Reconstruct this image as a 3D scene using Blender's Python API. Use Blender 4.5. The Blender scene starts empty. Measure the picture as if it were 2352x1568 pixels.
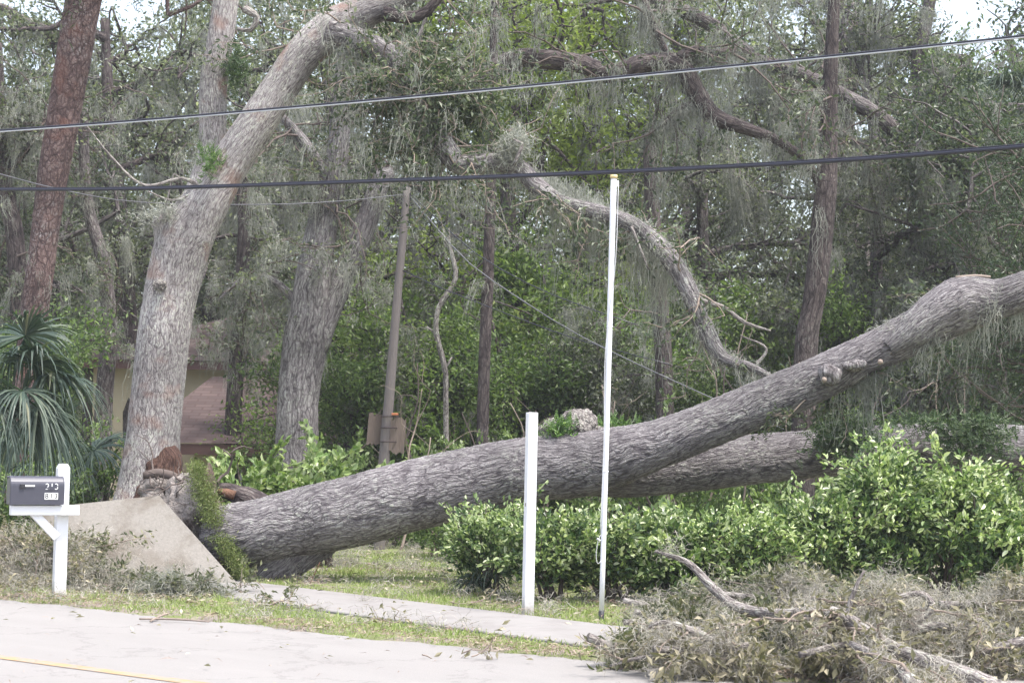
import bpy, math, random
import numpy as np
from mathutils import Vector, Matrix

SC = bpy.context.scene
COL = SC.collection
R = math.radians

# ------------------------------------------------------------------ camera
F = 2352 * 70 / 36.0            # focal length in units of a 2352 px wide picture
CU, CV = 1176.0, 784.0
EYE = np.array([0.0, 0.0, 1.5])
PITCH, ROLL = R(2.86), R(0.9)
_f = np.array([0, math.cos(PITCH), math.sin(PITCH)])
_u0 = np.array([0, -math.sin(PITCH), math.cos(PITCH)])
_r0 = np.array([1.0, 0, 0])
_r = math.cos(ROLL) * _r0 + math.sin(ROLL) * _u0
_u = math.cos(ROLL) * _u0 - math.sin(ROLL) * _r0
cam_d = bpy.data.cameras.new('camera')
cam = bpy.data.objects.new('camera', cam_d)
COL.objects.link(cam)
cam_d.lens = 70; cam_d.sensor_width = 36; cam_d.clip_end = 2000; cam_d.clip_start = 0.1
cam.matrix_world = Matrix(((_r[0], _u[0], -_f[0], EYE[0]), (_r[1], _u[1], -_f[1], EYE[1]), (_r[2], _u[2], -_f[2], EYE[2]), (0, 0, 0, 1)))
cam_d.dof.use_dof = True
cam_d.dof.focus_distance = 19.5
cam_d.dof.aperture_fstop = 7.1
SC.camera = cam

# ------------------------------------------------------------------ world, sun, exposure
SUN_EL, SUN_AZ = R(68), R(125)
world = bpy.data.worlds.new('World'); SC.world = world; world.use_nodes = True
wn = world.node_tree
bg = wn.nodes['Background']
sky = wn.nodes.new('ShaderNodeTexSky'); sky.sky_type = 'NISHITA'; sky.sun_disc = False
sky.sun_elevation = SUN_EL; sky.sun_rotation = SUN_AZ; sky.dust_density = 3.0; sky.air_density = 1.0
hs = wn.nodes.new('ShaderNodeHueSaturation'); hs.inputs['Saturation'].default_value = 0.6
wn.links.new(sky.outputs['Color'], hs.inputs['Color'])
wn.links.new(hs.outputs['Color'], bg.inputs['Color'])
bg.inputs['Strength'].default_value = 0.15
sun_d = bpy.data.lights.new('sun', 'SUN'); sun_d.energy = 2.0; sun_d.angle = R(12); sun_d.color = (1.0, 0.96, 0.9)
sun = bpy.data.objects.new('sun', sun_d); COL.objects.link(sun)
to_sun = Vector((math.sin(SUN_AZ) * math.cos(SUN_EL), math.cos(SUN_AZ) * math.cos(SUN_EL), math.sin(SUN_EL)))
sun.rotation_euler = to_sun.to_track_quat('Z', 'Y').to_euler()
sun.location = (5, -10, 30)
vs = SC.view_settings
SC.display_settings.display_device = 'sRGB'
vs.view_transform = 'Standard'; vs.look = 'None'; vs.gamma = 1; vs.use_curve_mapping = False
vs.exposure = 1.55
HAZE = .0008
SC.cycles.max_bounces = 6; SC.cycles.diffuse_bounces = 4; SC.cycles.glossy_bounces = 2
SC.cycles.transmission_bounces = 4; SC.cycles.transparent_max_bounces = 4
SC.cycles.caustics_reflective = False; SC.cycles.caustics_refractive = False
SC.cycles.use_denoising = True; SC.cycles.denoiser = 'OPENIMAGEDENOISE'; SC.cycles.denoising_input_passes = 'RGB_ALBEDO_NORMAL'

# ------------------------------------------------------------------ picture <-> place
def ray(u, v):
    return _f + (u - CU) / F * _r + (CV - v) / F * _u
def P(u, v, Y):
    d = ray(u, v); return EYE + d * (Y / d[1])
def G0(u, v, z=0.0):
    d = ray(u, v); return EYE + d * ((z - EYE[2]) / d[2])
RA, RB = G0(0, 1385), G0(1400, 1532)
rd = (RB - RA); rd[2] = 0; rd /= np.linalg.norm(rd)
rn = np.array([-rd[1], rd[0], 0.0])
if rn[1] < 0: rn = -rn
SA, SB = G0(540, 1340), G0(1430, 1450)
sd = (SB - SA); sd[2] = 0; sd /= np.linalg.norm(sd)
sn = np.array([-sd[1], sd[0], 0.0])
if sn[1] < 0: sn = -sn
SW = 1.22
def road_t(x, y): return (x - RA[0]) * rn[0] + (y - RA[1]) * rn[1]
def walk_s(x, y): return (x - SA[0]) * sn[0] + (y - SA[1]) * sn[1]

def _hash(ix, iy, iz, seed):
    h = (ix * 374761393 + iy * 668265263 + iz * 2147483647 + seed * 1274126177) & 0xFFFFFFFF
    h = ((h ^ (h >> 13)) * 1274126177) & 0xFFFFFFFF
    return ((h ^ (h >> 16)) & 0xFFFF) / 65535.0
def vnoise(x, y, z=0.0, seed=0):
    x, y, z = np.broadcast_arrays(np.asarray(x, float), np.asarray(y, float), np.asarray(z, float))
    ix, iy, iz = np.floor(x).astype(np.int64), np.floor(y).astype(np.int64), np.floor(z).astype(np.int64)
    fx, fy, fz = x - ix, y - iy, z - iz
    fx, fy, fz = [f * f * (3 - 2 * f) for f in (fx, fy, fz)]
    out = 0
    for dx in (0, 1):
        for dy in (0, 1):
            for dz in (0, 1):
                w = (fx if dx else 1 - fx) * (fy if dy else 1 - fy) * (fz if dz else 1 - fz)
                out = out + w * _hash(ix + dx, iy + dy, iz + dz, seed)
    return out
def fbm(x, y, z=0.0, seed=0, o=3):
    s, a, t = 0, 1.0, 0
    for k in range(o):
        s = s + a * vnoise(np.asarray(x) * 2 ** k, np.asarray(y) * 2 ** k, np.asarray(z) * 2 ** k, seed + k); t += a; a *= 0.5
    return s / t

def ground_z(x, y):
    x = np.asarray(x, float); y = np.asarray(y, float)
    s = walk_s(x, y)
    drop = -0.032 * np.clip(s - 2.0, 0, 40)
    t = road_t(x, y)
    bump = (fbm(x * 0.9, y * 0.9, 0, 5) - 0.5) * 0.10
    bump = bump * np.clip((s - 0.2) / 1.5, 0, 1) + 0.02 * np.clip(t / 0.5, 0, 1)
    return drop + bump
def G(u, v):
    d = ray(u, v); k = -EYE[2] / d[2]
    for _ in range(12):
        p = EYE + d * k
        k = (float(ground_z(p[0], p[1])) - EYE[2]) / d[2]
    return EYE + d * k
def on_ground(u, Y, v=1200):
    p = P(u, v, Y); p[2] = float(ground_z(p[0], p[1])); return p

# ------------------------------------------------------------------ mesh helpers
class Geo:
    def __init__(s): s.V = []; s.F4 = []; s.F3 = []; s.n = 0; s.bk = []; s.r4 = []; s.r3 = []
    def add(s, V, F4=None, F3=None, bk=None, r4=None, r3=None):
        V = np.asarray(V, float).reshape(-1, 3)
        s.V.append(V)
        s.bk.append(np.zeros_like(V) if bk is None else np.asarray(bk, float).reshape(-1, 3))
        if F4 is not None and len(F4):
            F4 = np.asarray(F4, int); s.F4.append(F4 + s.n); s.r4.append(np.zeros(len(F4)) if r4 is None else np.asarray(r4, float))
        if F3 is not None and len(F3):
            F3 = np.asarray(F3, int); s.F3.append(F3 + s.n); s.r3.append(np.zeros(len(F3)) if r3 is None else np.asarray(r3, float))
        s.n += len(V); return s
    def mesh(s, name, mat, smooth=False, origin=None):
        me = bpy.data.meshes.new(name)
        V = np.concatenate(s.V) if s.V else np.zeros((0, 3))
        if origin is not None: V = V - np.asarray(origin)
        F4 = np.concatenate(s.F4) if s.F4 else np.zeros((0, 4), int)
        F3 = np.concatenate(s.F3) if s.F3 else np.zeros((0, 3), int)
        me.vertices.add(len(V)); me.vertices.foreach_set('co', V.astype(np.float32).ravel())
        nl = F4.size + F3.size
        me.loops.add(nl); me.loops.foreach_set('vertex_index', np.concatenate([F4.ravel(), F3.ravel()]).astype(np.int32))
        npoly = len(F4) + len(F3)
        me.polygons.add(npoly)
        st = np.concatenate([np.arange(len(F4)) * 4, F4.size + np.arange(len(F3)) * 3]).astype(np.int32)
        me.polygons.foreach_set('loop_start', st)
        me.polygons.foreach_set('use_smooth', np.full(npoly, bool(smooth)))
        me.update(calc_edges=True)
        a = me.attributes.new('bk', 'FLOAT_VECTOR', 'POINT'); a.data.foreach_set('vector', np.concatenate(s.bk).astype(np.float32).ravel())
        rr = np.concatenate((s.r4 or [np.zeros(0)]) + (s.r3 or [np.zeros(0)]))
        a = me.attributes.new('rnd', 'FLOAT', 'FACE'); a.data.foreach_set('value', rr.astype(np.float32))
        me.validate()
        if mat: me.materials.append(mat)
        return me

def link(name, me, parent=None, loc=(0, 0, 0)):
    o = bpy.data.objects.new(name, me); COL.objects.link(o)
    if parent is not None: o.parent = parent
    o.location = loc
    return o
def tag(o, label=None, cat=None, group=None, kind=None):
    if label: o['label'] = label
    if cat: o['category'] = cat
    if group: o['group'] = group
    if kind: o['kind'] = kind
    return o
def thing(name, label, cat, loc=(0, 0, 0), group=None, rotz=0.0):
    o = bpy.data.objects.new(name, None); COL.objects.link(o)
    o.empty_display_size = 0.2; o.location = loc; o.rotation_euler = (0, 0, rotz)
    return tag(o, label, cat, group)
def part(name, geo, mat, parent, smooth=False):
    """a part given in place coordinates under a thing whose Empty stands unrotated"""
    org = np.array(parent.location) if parent.parent is None else np.array(parent.parent.location) + np.array(parent.location)
    return link(name, geo.mesh(name, mat, smooth, org), parent)

def nrm(v):
    v = np.asarray(v, float); n = np.linalg.norm(v, axis=-1, keepdims=True); return v / np.maximum(n, 1e-9)

def resample(pts, rad, step):
    pts = np.asarray(pts, float); rad = np.asarray(rad, float)
    if len(pts) == 2:
        pts = np.array([pts[0], (pts[0] + pts[1]) / 2, pts[1]]); rad = np.array([rad[0], rad.mean(), rad[1]])
    E = np.vstack([2 * pts[0] - pts[1], pts, 2 * pts[-1] - pts[-2]]); Rr = np.concatenate([[rad[0]], rad, [rad[-1]]])
    out, ro = [], []
    for i in range(1, len(E) - 2):
        n = max(1, int(np.linalg.norm(E[i + 1] - E[i]) / step))
        t = (np.arange(n) / n)[:, None]
        a, b, c, d = E[i - 1], E[i], E[i + 1], E[i + 2]
        out.append(0.5 * (2 * b + (c - a) * t + (2 * a - 5 * b + 4 * c - d) * t ** 2 + (3 * b - a - 3 * c + d) * t ** 3))
        ro.append(Rr[i] * (1 - t[:, 0]) + Rr[i + 1] * t[:, 0])
    out.append(E[-2][None]); ro.append([Rr[-2]])
    return np.vstack(out), np.concatenate(ro)

def tube(geo, pts, rad, step=0.15, nseg=8, lump=0.0, lumpf=1.6, seed=0, caps=True, flat=None):
    C, r = resample(pts, rad, step)
    n = len(C)
    T = nrm(np.gradient(C, axis=0))
    ref = np.array([0, 0, 1.0]) if abs(T[0][2]) < 0.9 else np.array([0, 1.0, 0])
    A = np.zeros_like(C); a = nrm(np.cross(ref, T[0]))
    for i in range(n):
        a = nrm(a - T[i] * np.dot(a, T[i])); A[i] = a
    B = np.cross(T, A)
    th = np.arange(nseg) / nseg * 2 * math.pi
    ct, st = np.cos(th), np.sin(th)
    L = np.concatenate([[0], np.cumsum(np.linalg.norm(np.diff(C, axis=0), axis=1))])
    dirs = A[:, None] * ct[None, :, None] + B[:, None] * st[None, :, None]
    rr = np.repeat(r[:, None], nseg, 1)
    if lump:
        q = C[:, None] + dirs * rr[..., None]
        rr = rr * (1 + lump * 2 * (fbm(q[..., 0] * lumpf + 31, q[..., 1] * lumpf, q[..., 2] * lumpf + 17, seed) - 0.5))
    V = C[:, None] + dirs * rr[..., None]
    rm = float(np.median(r))
    bk = np.stack([np.broadcast_to(ct * rm, (n, nseg)), np.broadcast_to(st * rm, (n, nseg)), np.repeat(L[:, None], nseg, 1) + seed * 7.3], -1)
    i = np.arange(n - 1)[:, None] * nseg; j = np.arange(nseg)[None]; j2 = (j + 1) % nseg
    Q = np.stack([i + j, i + j2, i + nseg + j2, i + nseg + j], -1).reshape(-1, 4)
    base = V.reshape(-1, 3); bkf = bk.reshape(-1, 3)
    F3 = []
    if caps:
        base = np.vstack([base, C[0], C[-1]]); bkf = np.vstack([bkf, bkf[0] * 0.1, bkf[-1] * 0.1])
        for k in range(nseg):
            k2 = (k + 1) % nseg
            F3.append((n * nseg, k2, k)); F3.append((n * nseg + 1, (n - 1) * nseg + k, (n - 1) * nseg + k2))
    geo.add(base, Q, F3, bkf)
    return C, r

def leaves(geo, Pp, D, N, L, W, rnd, hexa=False, fold=0.12):
    D = nrm(D); S = nrm(np.cross(D, N)); N = np.cross(S, D)
    L = np.broadcast_to(L, len(Pp))[:, None]; W = np.broadcast_to(W, len(Pp))[:, None]
    n = len(Pp)
    if not hexa:
        V = np.stack([Pp, Pp + D * L * .45 + S * W * .5 + N * L * fold, Pp + D * L, Pp + D * L * .45 - S * W * .5 + N * L * fold], 1)
        geo.add(V.reshape(-1, 3), np.arange(n * 4).reshape(n, 4), r4=rnd)
    else:
        t = Pp + D * L - N * L * 0.10
        V = np.stack([Pp, Pp + D * L * .3 + S * W * .45 + N * L * fold, Pp + D * L * .68 + S * W * .42 + N * L * fold * .8, t,
                      Pp + D * L * .68 - S * W * .42 + N * L * fold * .8, Pp + D * L * .3 - S * W * .45 + N * L * fold], 1)
        b = np.arange(n)[:, None] * 6
        Fq = np.concatenate([b + np.array([0, 1, 2, 3]), b + np.array([0, 3, 4, 5])], 0)
        geo.add(V.reshape(-1, 3), Fq, r4=np.concatenate([rnd, rnd]))

def moss(geo, rng, pts, per=10, spread=0.06, lmin=0.15, lmax=0.7, w=0.008, K=6, curl=0.05):
    """hanging strands of Spanish moss below each point: ragged clumps that taper downward"""
    pts = np.asarray(pts, float)
    if not len(pts): return
    K = 7; per = int(per * 1.3)
    big = np.repeat(rng.uniform(0.2, 1.0, len(pts)) ** 1.5, per)
    swing = np.repeat(rng.normal(0, .16, (len(pts), 2)), per, 0)
    base = np.repeat(pts, per, 0) + rng.normal(0, 1, (len(pts) * per, 3)) * np.array([spread, spread, spread * 0.6])
    n = len(base)
    Ln = (lmin + (lmax - lmin) * rng.uniform(0, 1, n) ** 1.6) * big
    t = np.linspace(0, 1, K + 1)
    wander = np.cumsum(rng.normal(0, 1, (n, K + 1, 2)), 1) * (.2 * Ln ** .6 / K)[:, None, None]
    wander[:, 0] = 0
    wander = wander + swing[:, None] * (t[None, :, None]) * Ln[:, None, None]
    C = np.repeat(base[:, None], K + 1, 1)
    C[..., :2] += wander
    C[..., 2] -= Ln[:, None] * t[None] * (1 + .1 * rng.normal(0, 1, (n, K + 1)))
    ang = rng.uniform(0, math.pi, (n, 1)) + rng.normal(0, 0.7, (n, K + 1)).cumsum(1)
    side = np.stack([np.cos(ang), np.sin(ang), rng.normal(0, .6, (n, K + 1))], -1)
    ww = .8 * w * rng.uniform(0.5, 1.3, (n, 1)) * (1 - 0.7 * t[None] ** 2)
    V = np.stack([C - side * ww[..., None] * .5, C + side * ww[..., None] * .5], 2)
    b = np.arange(n)[:, None] * (2 * (K + 1)) + np.arange(K)[None] * 2
    Q = np.stack([b, b + 1, b + 3, b + 2], -1).reshape(-1, 4)
    tone = np.repeat(rng.uniform(0, .5, len(pts)), per) + rng.uniform(0, .5, n)
    geo.add(V.reshape(-1, 3), Q, r4=np.repeat(tone, K))
    # short curls that fluff the strands
    m = n * 3; i = rng.integers(0, n, m); j = rng.integers(0, K, m); c = C[i, j] + rng.normal(0, .012, (m, 3))
    d = nrm(rng.normal(0, 1, (m, 3)) - np.array([0, 0, .4])); l = rng.uniform(.03, .12, m)
    leaves(geo, c, d, nrm(rng.normal(0, 1, (m, 3))), l, w * .55, tone[i], False, .2)

def tuft(geo, rng, pts, per=14, rad=0.09, w=0.007, K=4):
    """tangled curls of moss in all directions round each point"""
    pts = np.asarray(pts, float); n = len(pts) * per
    if n == 0: return
    base = np.repeat(pts, per, 0) + rng.normal(0, rad * .5, (n, 3))
    d = nrm(rng.normal(0, 1, (n, 3))); st = rad * 1.6 / K
    C = [base]
    for k in range(K):
        d = nrm(d + rng.normal(0, .7, (n, 3)) - np.array([0, 0, .12])); C.append(C[-1] + d * st)
    C = np.stack(C, 1)
    side = nrm(rng.normal(0, 1, (n, 1, 3)) + np.zeros((1, K + 1, 1)))
    V = np.stack([C - side * w * .5, C + side * w * .5], 2)
    b = np.arange(n)[:, None] * (2 * (K + 1)) + np.arange(K)[None] * 2
    Q = np.stack([b, b + 1, b + 3, b + 2], -1).reshape(-1, 4)
    geo.add(V.reshape(-1, 3), Q, r4=np.repeat(rng.uniform(0, 1, n), K))

def box(geo, c, s, rot=None, bev=0.0):
    c = np.asarray(c, float); h = np.asarray(s, float) / 2
    if bev <= 0:
        V = np.array([[x, y, z] for x in (-1, 1) for y in (-1, 1) for z in (-1, 1)], float) * h
        Fq = [(0, 1, 3, 2), (4, 6, 7, 5), (0, 4, 5, 1), (2, 3, 7, 6), (0, 2, 6, 4), (1, 5, 7, 3)]
        T = None
    else:
        V, idx = [], {}
        for sx in (-1, 1):
            for sy in (-1, 1):
                for sz in (-1, 1):
                    for ax in range(3):
                        v = np.array([sx, sy, sz], float) * (h - bev); v[ax] = (sx, sy, sz)[ax] * h[ax]
                        idx[(sx, sy, sz, ax)] = len(V); V.append(v)
        V = np.array(V); Fq = []; T = []
        for ax in range(3):
            a1, a2 = [k for k in range(3) if k != ax]
            for s_ in (-1, 1):
                f = []
                for p, q in ((-1, -1), (1, -1), (1, 1), (-1, 1)):
                    k = [0, 0, 0]; k[ax] = s_; k[a1] = p; k[a2] = q; f.append(idx[(*k, ax)])
                Fq.append(f)
            for p in (-1, 1):
                for q in (-1, 1):
                    e = []
                    for s_, w_ in ((-1, a1), (-1, a2), (1, a2), (1, a1)):
                        k = [0, 0, 0]; k[ax] = s_; k[a1] = p; k[a2] = q; e.append(idx[(*k, w_)])
                    Fq.append(e)
        for sx in (-1, 1):
            for sy in (-1, 1):
                for sz in (-1, 1): T.append([idx[(sx, sy, sz, k)] for k in range(3)])
    if rot is not None: V = V @ np.asarray(rot).T
    geo.add(V + c, Fq, T)

def rotm(axis, a): return np.array(Matrix.Rotation(a, 3, axis))

# ------------------------------------------------------------------ materials
def mat_base(name):
    m = bpy.data.materials.new(name); m.use_nodes = True
    nt = m.node_tree; return m, nt, nt.nodes['Principled BSDF']
def nd(nt, typ, **kw):
    n = nt.nodes.new('ShaderNode' + typ)
    for k, v in kw.items():
        if k.startswith('i_'): n.inputs[k[2:].replace('_', ' ')].default_value = v
        else: setattr(n, k, v)
    return n
def ramp(nt, fac, stops):
    r = nt.nodes.new('ShaderNodeValToRGB'); e = r.color_ramp.elements
    while len(e) < len(stops): e.new(0.5)
    for k, (p, c) in enumerate(stops): e[k].position = p; e[k].color = (*c, 1)
    nt.links.new(fac, r.inputs['Fac']); return r.outputs['Color']
def mix(nt, fac, a, b, mode='MIX'):
    m = nt.nodes.new('ShaderNodeMix'); m.data_type = 'RGBA'; m.blend_type = mode
    for sock, v in ((m.inputs[0], fac), (m.inputs[6], a), (m.inputs[7], b)):
        if isinstance(v, (int, float)): sock.default_value = v
        elif isinstance(v, tuple): sock.default_value = (*v, 1)
        else: nt.links.new(v, sock)
    return m.outputs[2]
def mth(nt, op, a, b=0.0, clamp=False):
    m = nt.nodes.new('ShaderNodeMath'); m.operation = op; m.use_clamp = clamp
    for k, v in enumerate((a, b)):
        if isinstance(v, (int, float)): m.inputs[k].default_value = v
        else: nt.links.new(v, m.inputs[k])
    return m.outputs[0]

def bark(name, dark, mid, light, lichen, scale=15, stretch=0.17, lich=0.5, disp=0.0, bump=0.02, red=None):
    m, nt, b = mat_base(name); L = nt.links
    at = nd(nt, 'Attribute', attribute_name='bk')
    nw = nd(nt, 'TexNoise', i_Scale=2.2, i_Detail=3.0); L.new(at.outputs['Vector'], nw.inputs['Vector'])
    sub = nd(nt, 'VectorMath', operation='SUBTRACT'); L.new(nw.outputs['Color'], sub.inputs[0]); sub.inputs[1].default_value = (.5, .5, .5)
    sc = nd(nt, 'VectorMath', operation='SCALE'); L.new(sub.outputs[0], sc.inputs[0]); sc.inputs['Scale'].default_value = 0.16
    ad = nd(nt, 'VectorMath', operation='ADD'); L.new(at.outputs['Vector'], ad.inputs[0]); L.new(sc.outputs[0], ad.inputs[1])
    mp = nd(nt, 'Mapping'); mp.inputs['Scale'].default_value = (1, 1, stretch); L.new(ad.outputs[0], mp.inputs['Vector'])
    n2 = nd(nt, 'TexNoise', i_Scale=scale * .55, i_Detail=3.0, i_Roughness=.6); L.new(mp.outputs[0], n2.inputs['Vector'])
    s2 = nd(nt, 'VectorMath', operation='SUBTRACT'); L.new(n2.outputs['Color'], s2.inputs[0]); s2.inputs[1].default_value = (.5, .5, .5)
    s3 = nd(nt, 'VectorMath', operation='SCALE'); L.new(s2.outputs[0], s3.inputs[0]); s3.inputs['Scale'].default_value = 0.9 / scale
    a2 = nd(nt, 'VectorMath', operation='ADD'); L.new(mp.outputs[0], a2.inputs[0]); L.new(s3.outputs[0], a2.inputs[1])
    vo = nd(nt, 'TexVoronoi', feature='DISTANCE_TO_EDGE', i_Scale=scale); L.new(a2.outputs[0], vo.inputs['Vector'])
    vc = nd(nt, 'TexVoronoi', feature='F1', i_Scale=scale); L.new(a2.outputs[0], vc.inputs['Vector'])
    mr = nd(nt, 'MapRange', interpolation_type='SMOOTHSTEP'); L.new(vo.outputs['Distance'], mr.inputs['Value'])
    mr.inputs['From Min'].default_value = 0.0; mr.inputs['From Max'].default_value = 0.2
    mp3 = nd(nt, 'Mapping'); mp3.inputs['Scale'].default_value = (1, 1, 1.9); mp3.inputs['Location'].default_value = (3, 1, 2); L.new(a2.outputs[0], mp3.inputs['Vector'])
    v2 = nd(nt, 'TexVoronoi', feature='DISTANCE_TO_EDGE', i_Scale=scale * 1.9); L.new(mp3.outputs[0], v2.inputs['Vector'])
    m2 = nd(nt, 'MapRange', interpolation_type='SMOOTHSTEP'); L.new(v2.outputs['Distance'], m2.inputs['Value'])
    m2.inputs['From Min'].default_value = 0.0; m2.inputs['From Max'].default_value = 0.22
    rdg = nd(nt, 'TexNoise', i_Scale=scale * .8, i_Detail=4.0, i_Roughness=.65); L.new(mp.outputs[0], rdg.inputs['Vector'])
    fine = nd(nt, 'TexNoise', i_Scale=85.0, i_Detail=5.0, i_Roughness=.75); L.new(ad.outputs[0], fine.inputs['Vector'])
    big = nd(nt, 'TexNoise', i_Scale=1.7, i_Detail=4.0, i_Roughness=.65); L.new(at.outputs['Vector'], big.inputs['Vector'])
    sp = nd(nt, 'SeparateColor'); L.new(vc.outputs['Color'], sp.inputs[0])
    op = nd(nt, 'MapRange'); L.new(rdg.outputs['Fac'], op.inputs['Value']); op.inputs['From Min'].default_value = .40; op.inputs['From Max'].default_value = .68
    crack = mth(nt, 'MAXIMUM', mr.outputs[0], mth(nt, 'MULTIPLY', op.outputs[0], .8))
    v3 = nd(nt, 'TexVoronoi', feature='DISTANCE_TO_EDGE', i_Scale=scale * .4); L.new(a2.outputs[0], v3.inputs['Vector'])
    m3 = nd(nt, 'MapRange', interpolation_type='SMOOTHSTEP'); L.new(v3.outputs['Distance'], m3.inputs['Value']); m3.inputs['From Min'].default_value = 0.0; m3.inputs['From Max'].default_value = .13
    crack = mth(nt, 'MULTIPLY', mth(nt, 'ADD', .35, mth(nt, 'MULTIPLY', crack, .65)), mth(nt, 'ADD', .4, mth(nt, 'MULTIPLY', m3.outputs[0], .6)))
    h = mth(nt, 'MULTIPLY', crack, mth(nt, 'ADD', .55, mth(nt, 'MULTIPLY', m2.outputs[0], .27)))
    h = mth(nt, 'ADD', h, mth(nt, 'MULTIPLY', mth(nt, 'SUBTRACT', sp.outputs[0], .5), .22))
    h = mth(nt, 'ADD', h, mth(nt, 'MULTIPLY', mth(nt, 'SUBTRACT', fine.outputs['Fac'], .5), .5))
    col = ramp(nt, h, [(0.05, dark), (0.45, mid), (0.95, light)])
    lf = nd(nt, 'MapRange'); L.new(big.outputs['Fac'], lf.inputs['Value']); lf.inputs['From Min'].default_value = .62 - lich * .3; lf.inputs['From Max'].default_value = .72 - lich * .15
    fl = nd(nt, 'TexNoise', i_Scale=24.0, i_Detail=4.0, i_Roughness=.7); L.new(ad.outputs[0], fl.inputs['Vector'])
    lm = nd(nt, 'MapRange'); L.new(fl.outputs['Fac'], lm.inputs['Value']); lm.inputs['From Min'].default_value = .48; lm.inputs['From Max'].default_value = .62
    lic = mth(nt, 'MULTIPLY', mth(nt, 'MULTIPLY', lf.outputs[0], lm.outputs[0]), mth(nt, 'MULTIPLY', mr.outputs[0], min(1, lich * 1.4)), True)
    col = mix(nt, lic, col, lichen)
    tb = nd(nt, 'TexNoise', i_Scale=.9, i_Detail=5.0, i_Roughness=.6); L.new(at.outputs['Vector'], tb.inputs['Vector'])
    tv = nd(nt, 'MapRange'); L.new(tb.outputs['Fac'], tv.inputs['Value']); tv.inputs['From Min'].default_value = .3; tv.inputs['From Max'].default_value = .7; tv.inputs['To Min'].default_value = .62; tv.inputs['To Max'].default_value = 1.3
    hv = nd(nt, 'HueSaturation'); L.new(col, hv.inputs['Color']); L.new(tv.outputs[0], hv.inputs['Value']); col = hv.outputs['Color']
    if red:
        rf = nd(nt, 'TexNoise', i_Scale=3.0, i_Detail=3.0); L.new(at.outputs['Vector'], rf.inputs['Vector'])
        rm_ = nd(nt, 'MapRange'); L.new(rf.outputs['Fac'], rm_.inputs['Value']); rm_.inputs['From Min'].default_value = .56; rm_.inputs['From Max'].default_value = .7
        col = mix(nt, mth(nt, 'MULTIPLY', rm_.outputs[0], .55), col, red)
    L.new(col, b.inputs['Base Color']); b.inputs['Roughness'].default_value = .92; b.inputs['Specular IOR Level'].default_value = .2
    if disp:
        dn = nd(nt, 'Displacement'); dn.inputs['Midlevel'].default_value = .6; dn.inputs['Scale'].default_value = disp
        L.new(h, dn.inputs['Height']); L.new(dn.outputs[0], nt.nodes['Material Output'].inputs['Displacement']); m.displacement_method = 'BOTH'
    else:
        bp = nd(nt, 'Bump'); bp.inputs['Distance'].default_value = bump; bp.inputs['Strength'].default_value = .9
        L.new(h, bp.inputs['Height']); L.new(bp.outputs[0], b.inputs['Normal'])
    return m

def leafmat(name, stops, trans=0.3, rough=0.42, spec=0.45, vary=0.25, through=(1.0, 1.15, .55)):
    m, nt, b = mat_base(name); L = nt.links
    at = nd(nt, 'Attribute', attribute_name='rnd')
    col = ramp(nt, at.outputs['Fac'], stops)
    oi = nd(nt, 'ObjectInfo')
    hs_ = nd(nt, 'HueSaturation'); L.new(col, hs_.inputs['Color'])
    L.new(mth(nt, 'ADD', 1 - vary / 2, mth(nt, 'MULTIPLY', oi.outputs['Random'], vary)), hs_.inputs['Value'])
    col = hs_.outputs['Color']
    L.new(col, b.inputs['Base Color']); b.inputs['Roughness'].default_value = rough; b.inputs['Specular IOR Level'].default_value = spec
    tr = nd(nt, 'BsdfTranslucent'); L.new(mix(nt, 1.0, col, through, 'MULTIPLY'), tr.inputs['Color'])
    ms = nd(nt, 'MixShader'); ms.inputs[0].default_value = trans
    L.new(b.outputs[0], ms.inputs[1]); L.new(tr.outputs[0], ms.inputs[2]); L.new(ms.outputs[0], nt.nodes['Material Output'].inputs['Surface'])
    return m
def plain(name, col, rough=.6, spec=.4, metal=0, nscale=20, namp=.12, bump=0.0, co='Object', stretch=(1, 1, 1), stain=None, splash=None):
    m, nt, b = mat_base(name); L = nt.links
    tc = nd(nt, 'TexCoord'); mp = nd(nt, 'Mapping'); mp.inputs['Scale'].default_value = stretch; L.new(tc.outputs[co], mp.inputs['Vector'])
    n = nd(nt, 'TexNoise', i_Scale=nscale, i_Detail=6.0, i_Roughness=.65); L.new(mp.outputs[0], n.inputs['Vector'])
    c = mix(nt, n.outputs['Fac'], tuple(x * (1 - namp) for x in col), tuple(min(1, x * (1 + namp)) for x in col))
    if stain:
        n3 = nd(nt, 'TexNoise', i_Scale=stain[1], i_Detail=5.0, i_Roughness=.7); L.new(mp.outputs[0], n3.inputs['Vector'])
        mr = nd(nt, 'MapRange'); L.new(n3.outputs['Fac'], mr.inputs['Value']); mr.inputs['From Min'].default_value = stain[2]; mr.inputs['From Max'].default_value = stain[2] + .15
        c = mix(nt, mth(nt, 'MULTIPLY', mr.outputs[0], stain[3]), c, stain[0])
    if splash:
        sx = nd(nt, 'SeparateXYZ'); L.new(tc.outputs['Object'], sx.inputs[0]); ns = nd(nt, 'TexNoise', i_Scale=30.0, i_Detail=4.0); L.new(tc.outputs['Object'], ns.inputs['Vector'])
        zz = mth(nt, 'ADD', sx.outputs['Z'], mth(nt, 'MULTIPLY', ns.outputs['Fac'], -.16)); ms_ = nd(nt, 'MapRange'); L.new(zz, ms_.inputs['Value']); ms_.inputs['From Min'].default_value = .10; ms_.inputs['From Max'].default_value = -.03
        c = mix(nt, mth(nt, 'MULTIPLY', ms_.outputs[0], .7), c, splash)
    L.new(c, b.inputs['Base Color']); b.inputs['Roughness'].default_value = rough; b.inputs['Specular IOR Level'].default_value = spec; b.inputs['Metallic'].default_value = metal
    if bump:
        bp = nd(nt, 'Bump'); bp.inputs['Distance'].default_value = bump; L.new(n.outputs['Fac'], bp.inputs['Height']); L.new(bp.outputs[0], b.inputs['Normal'])
    return m

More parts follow.
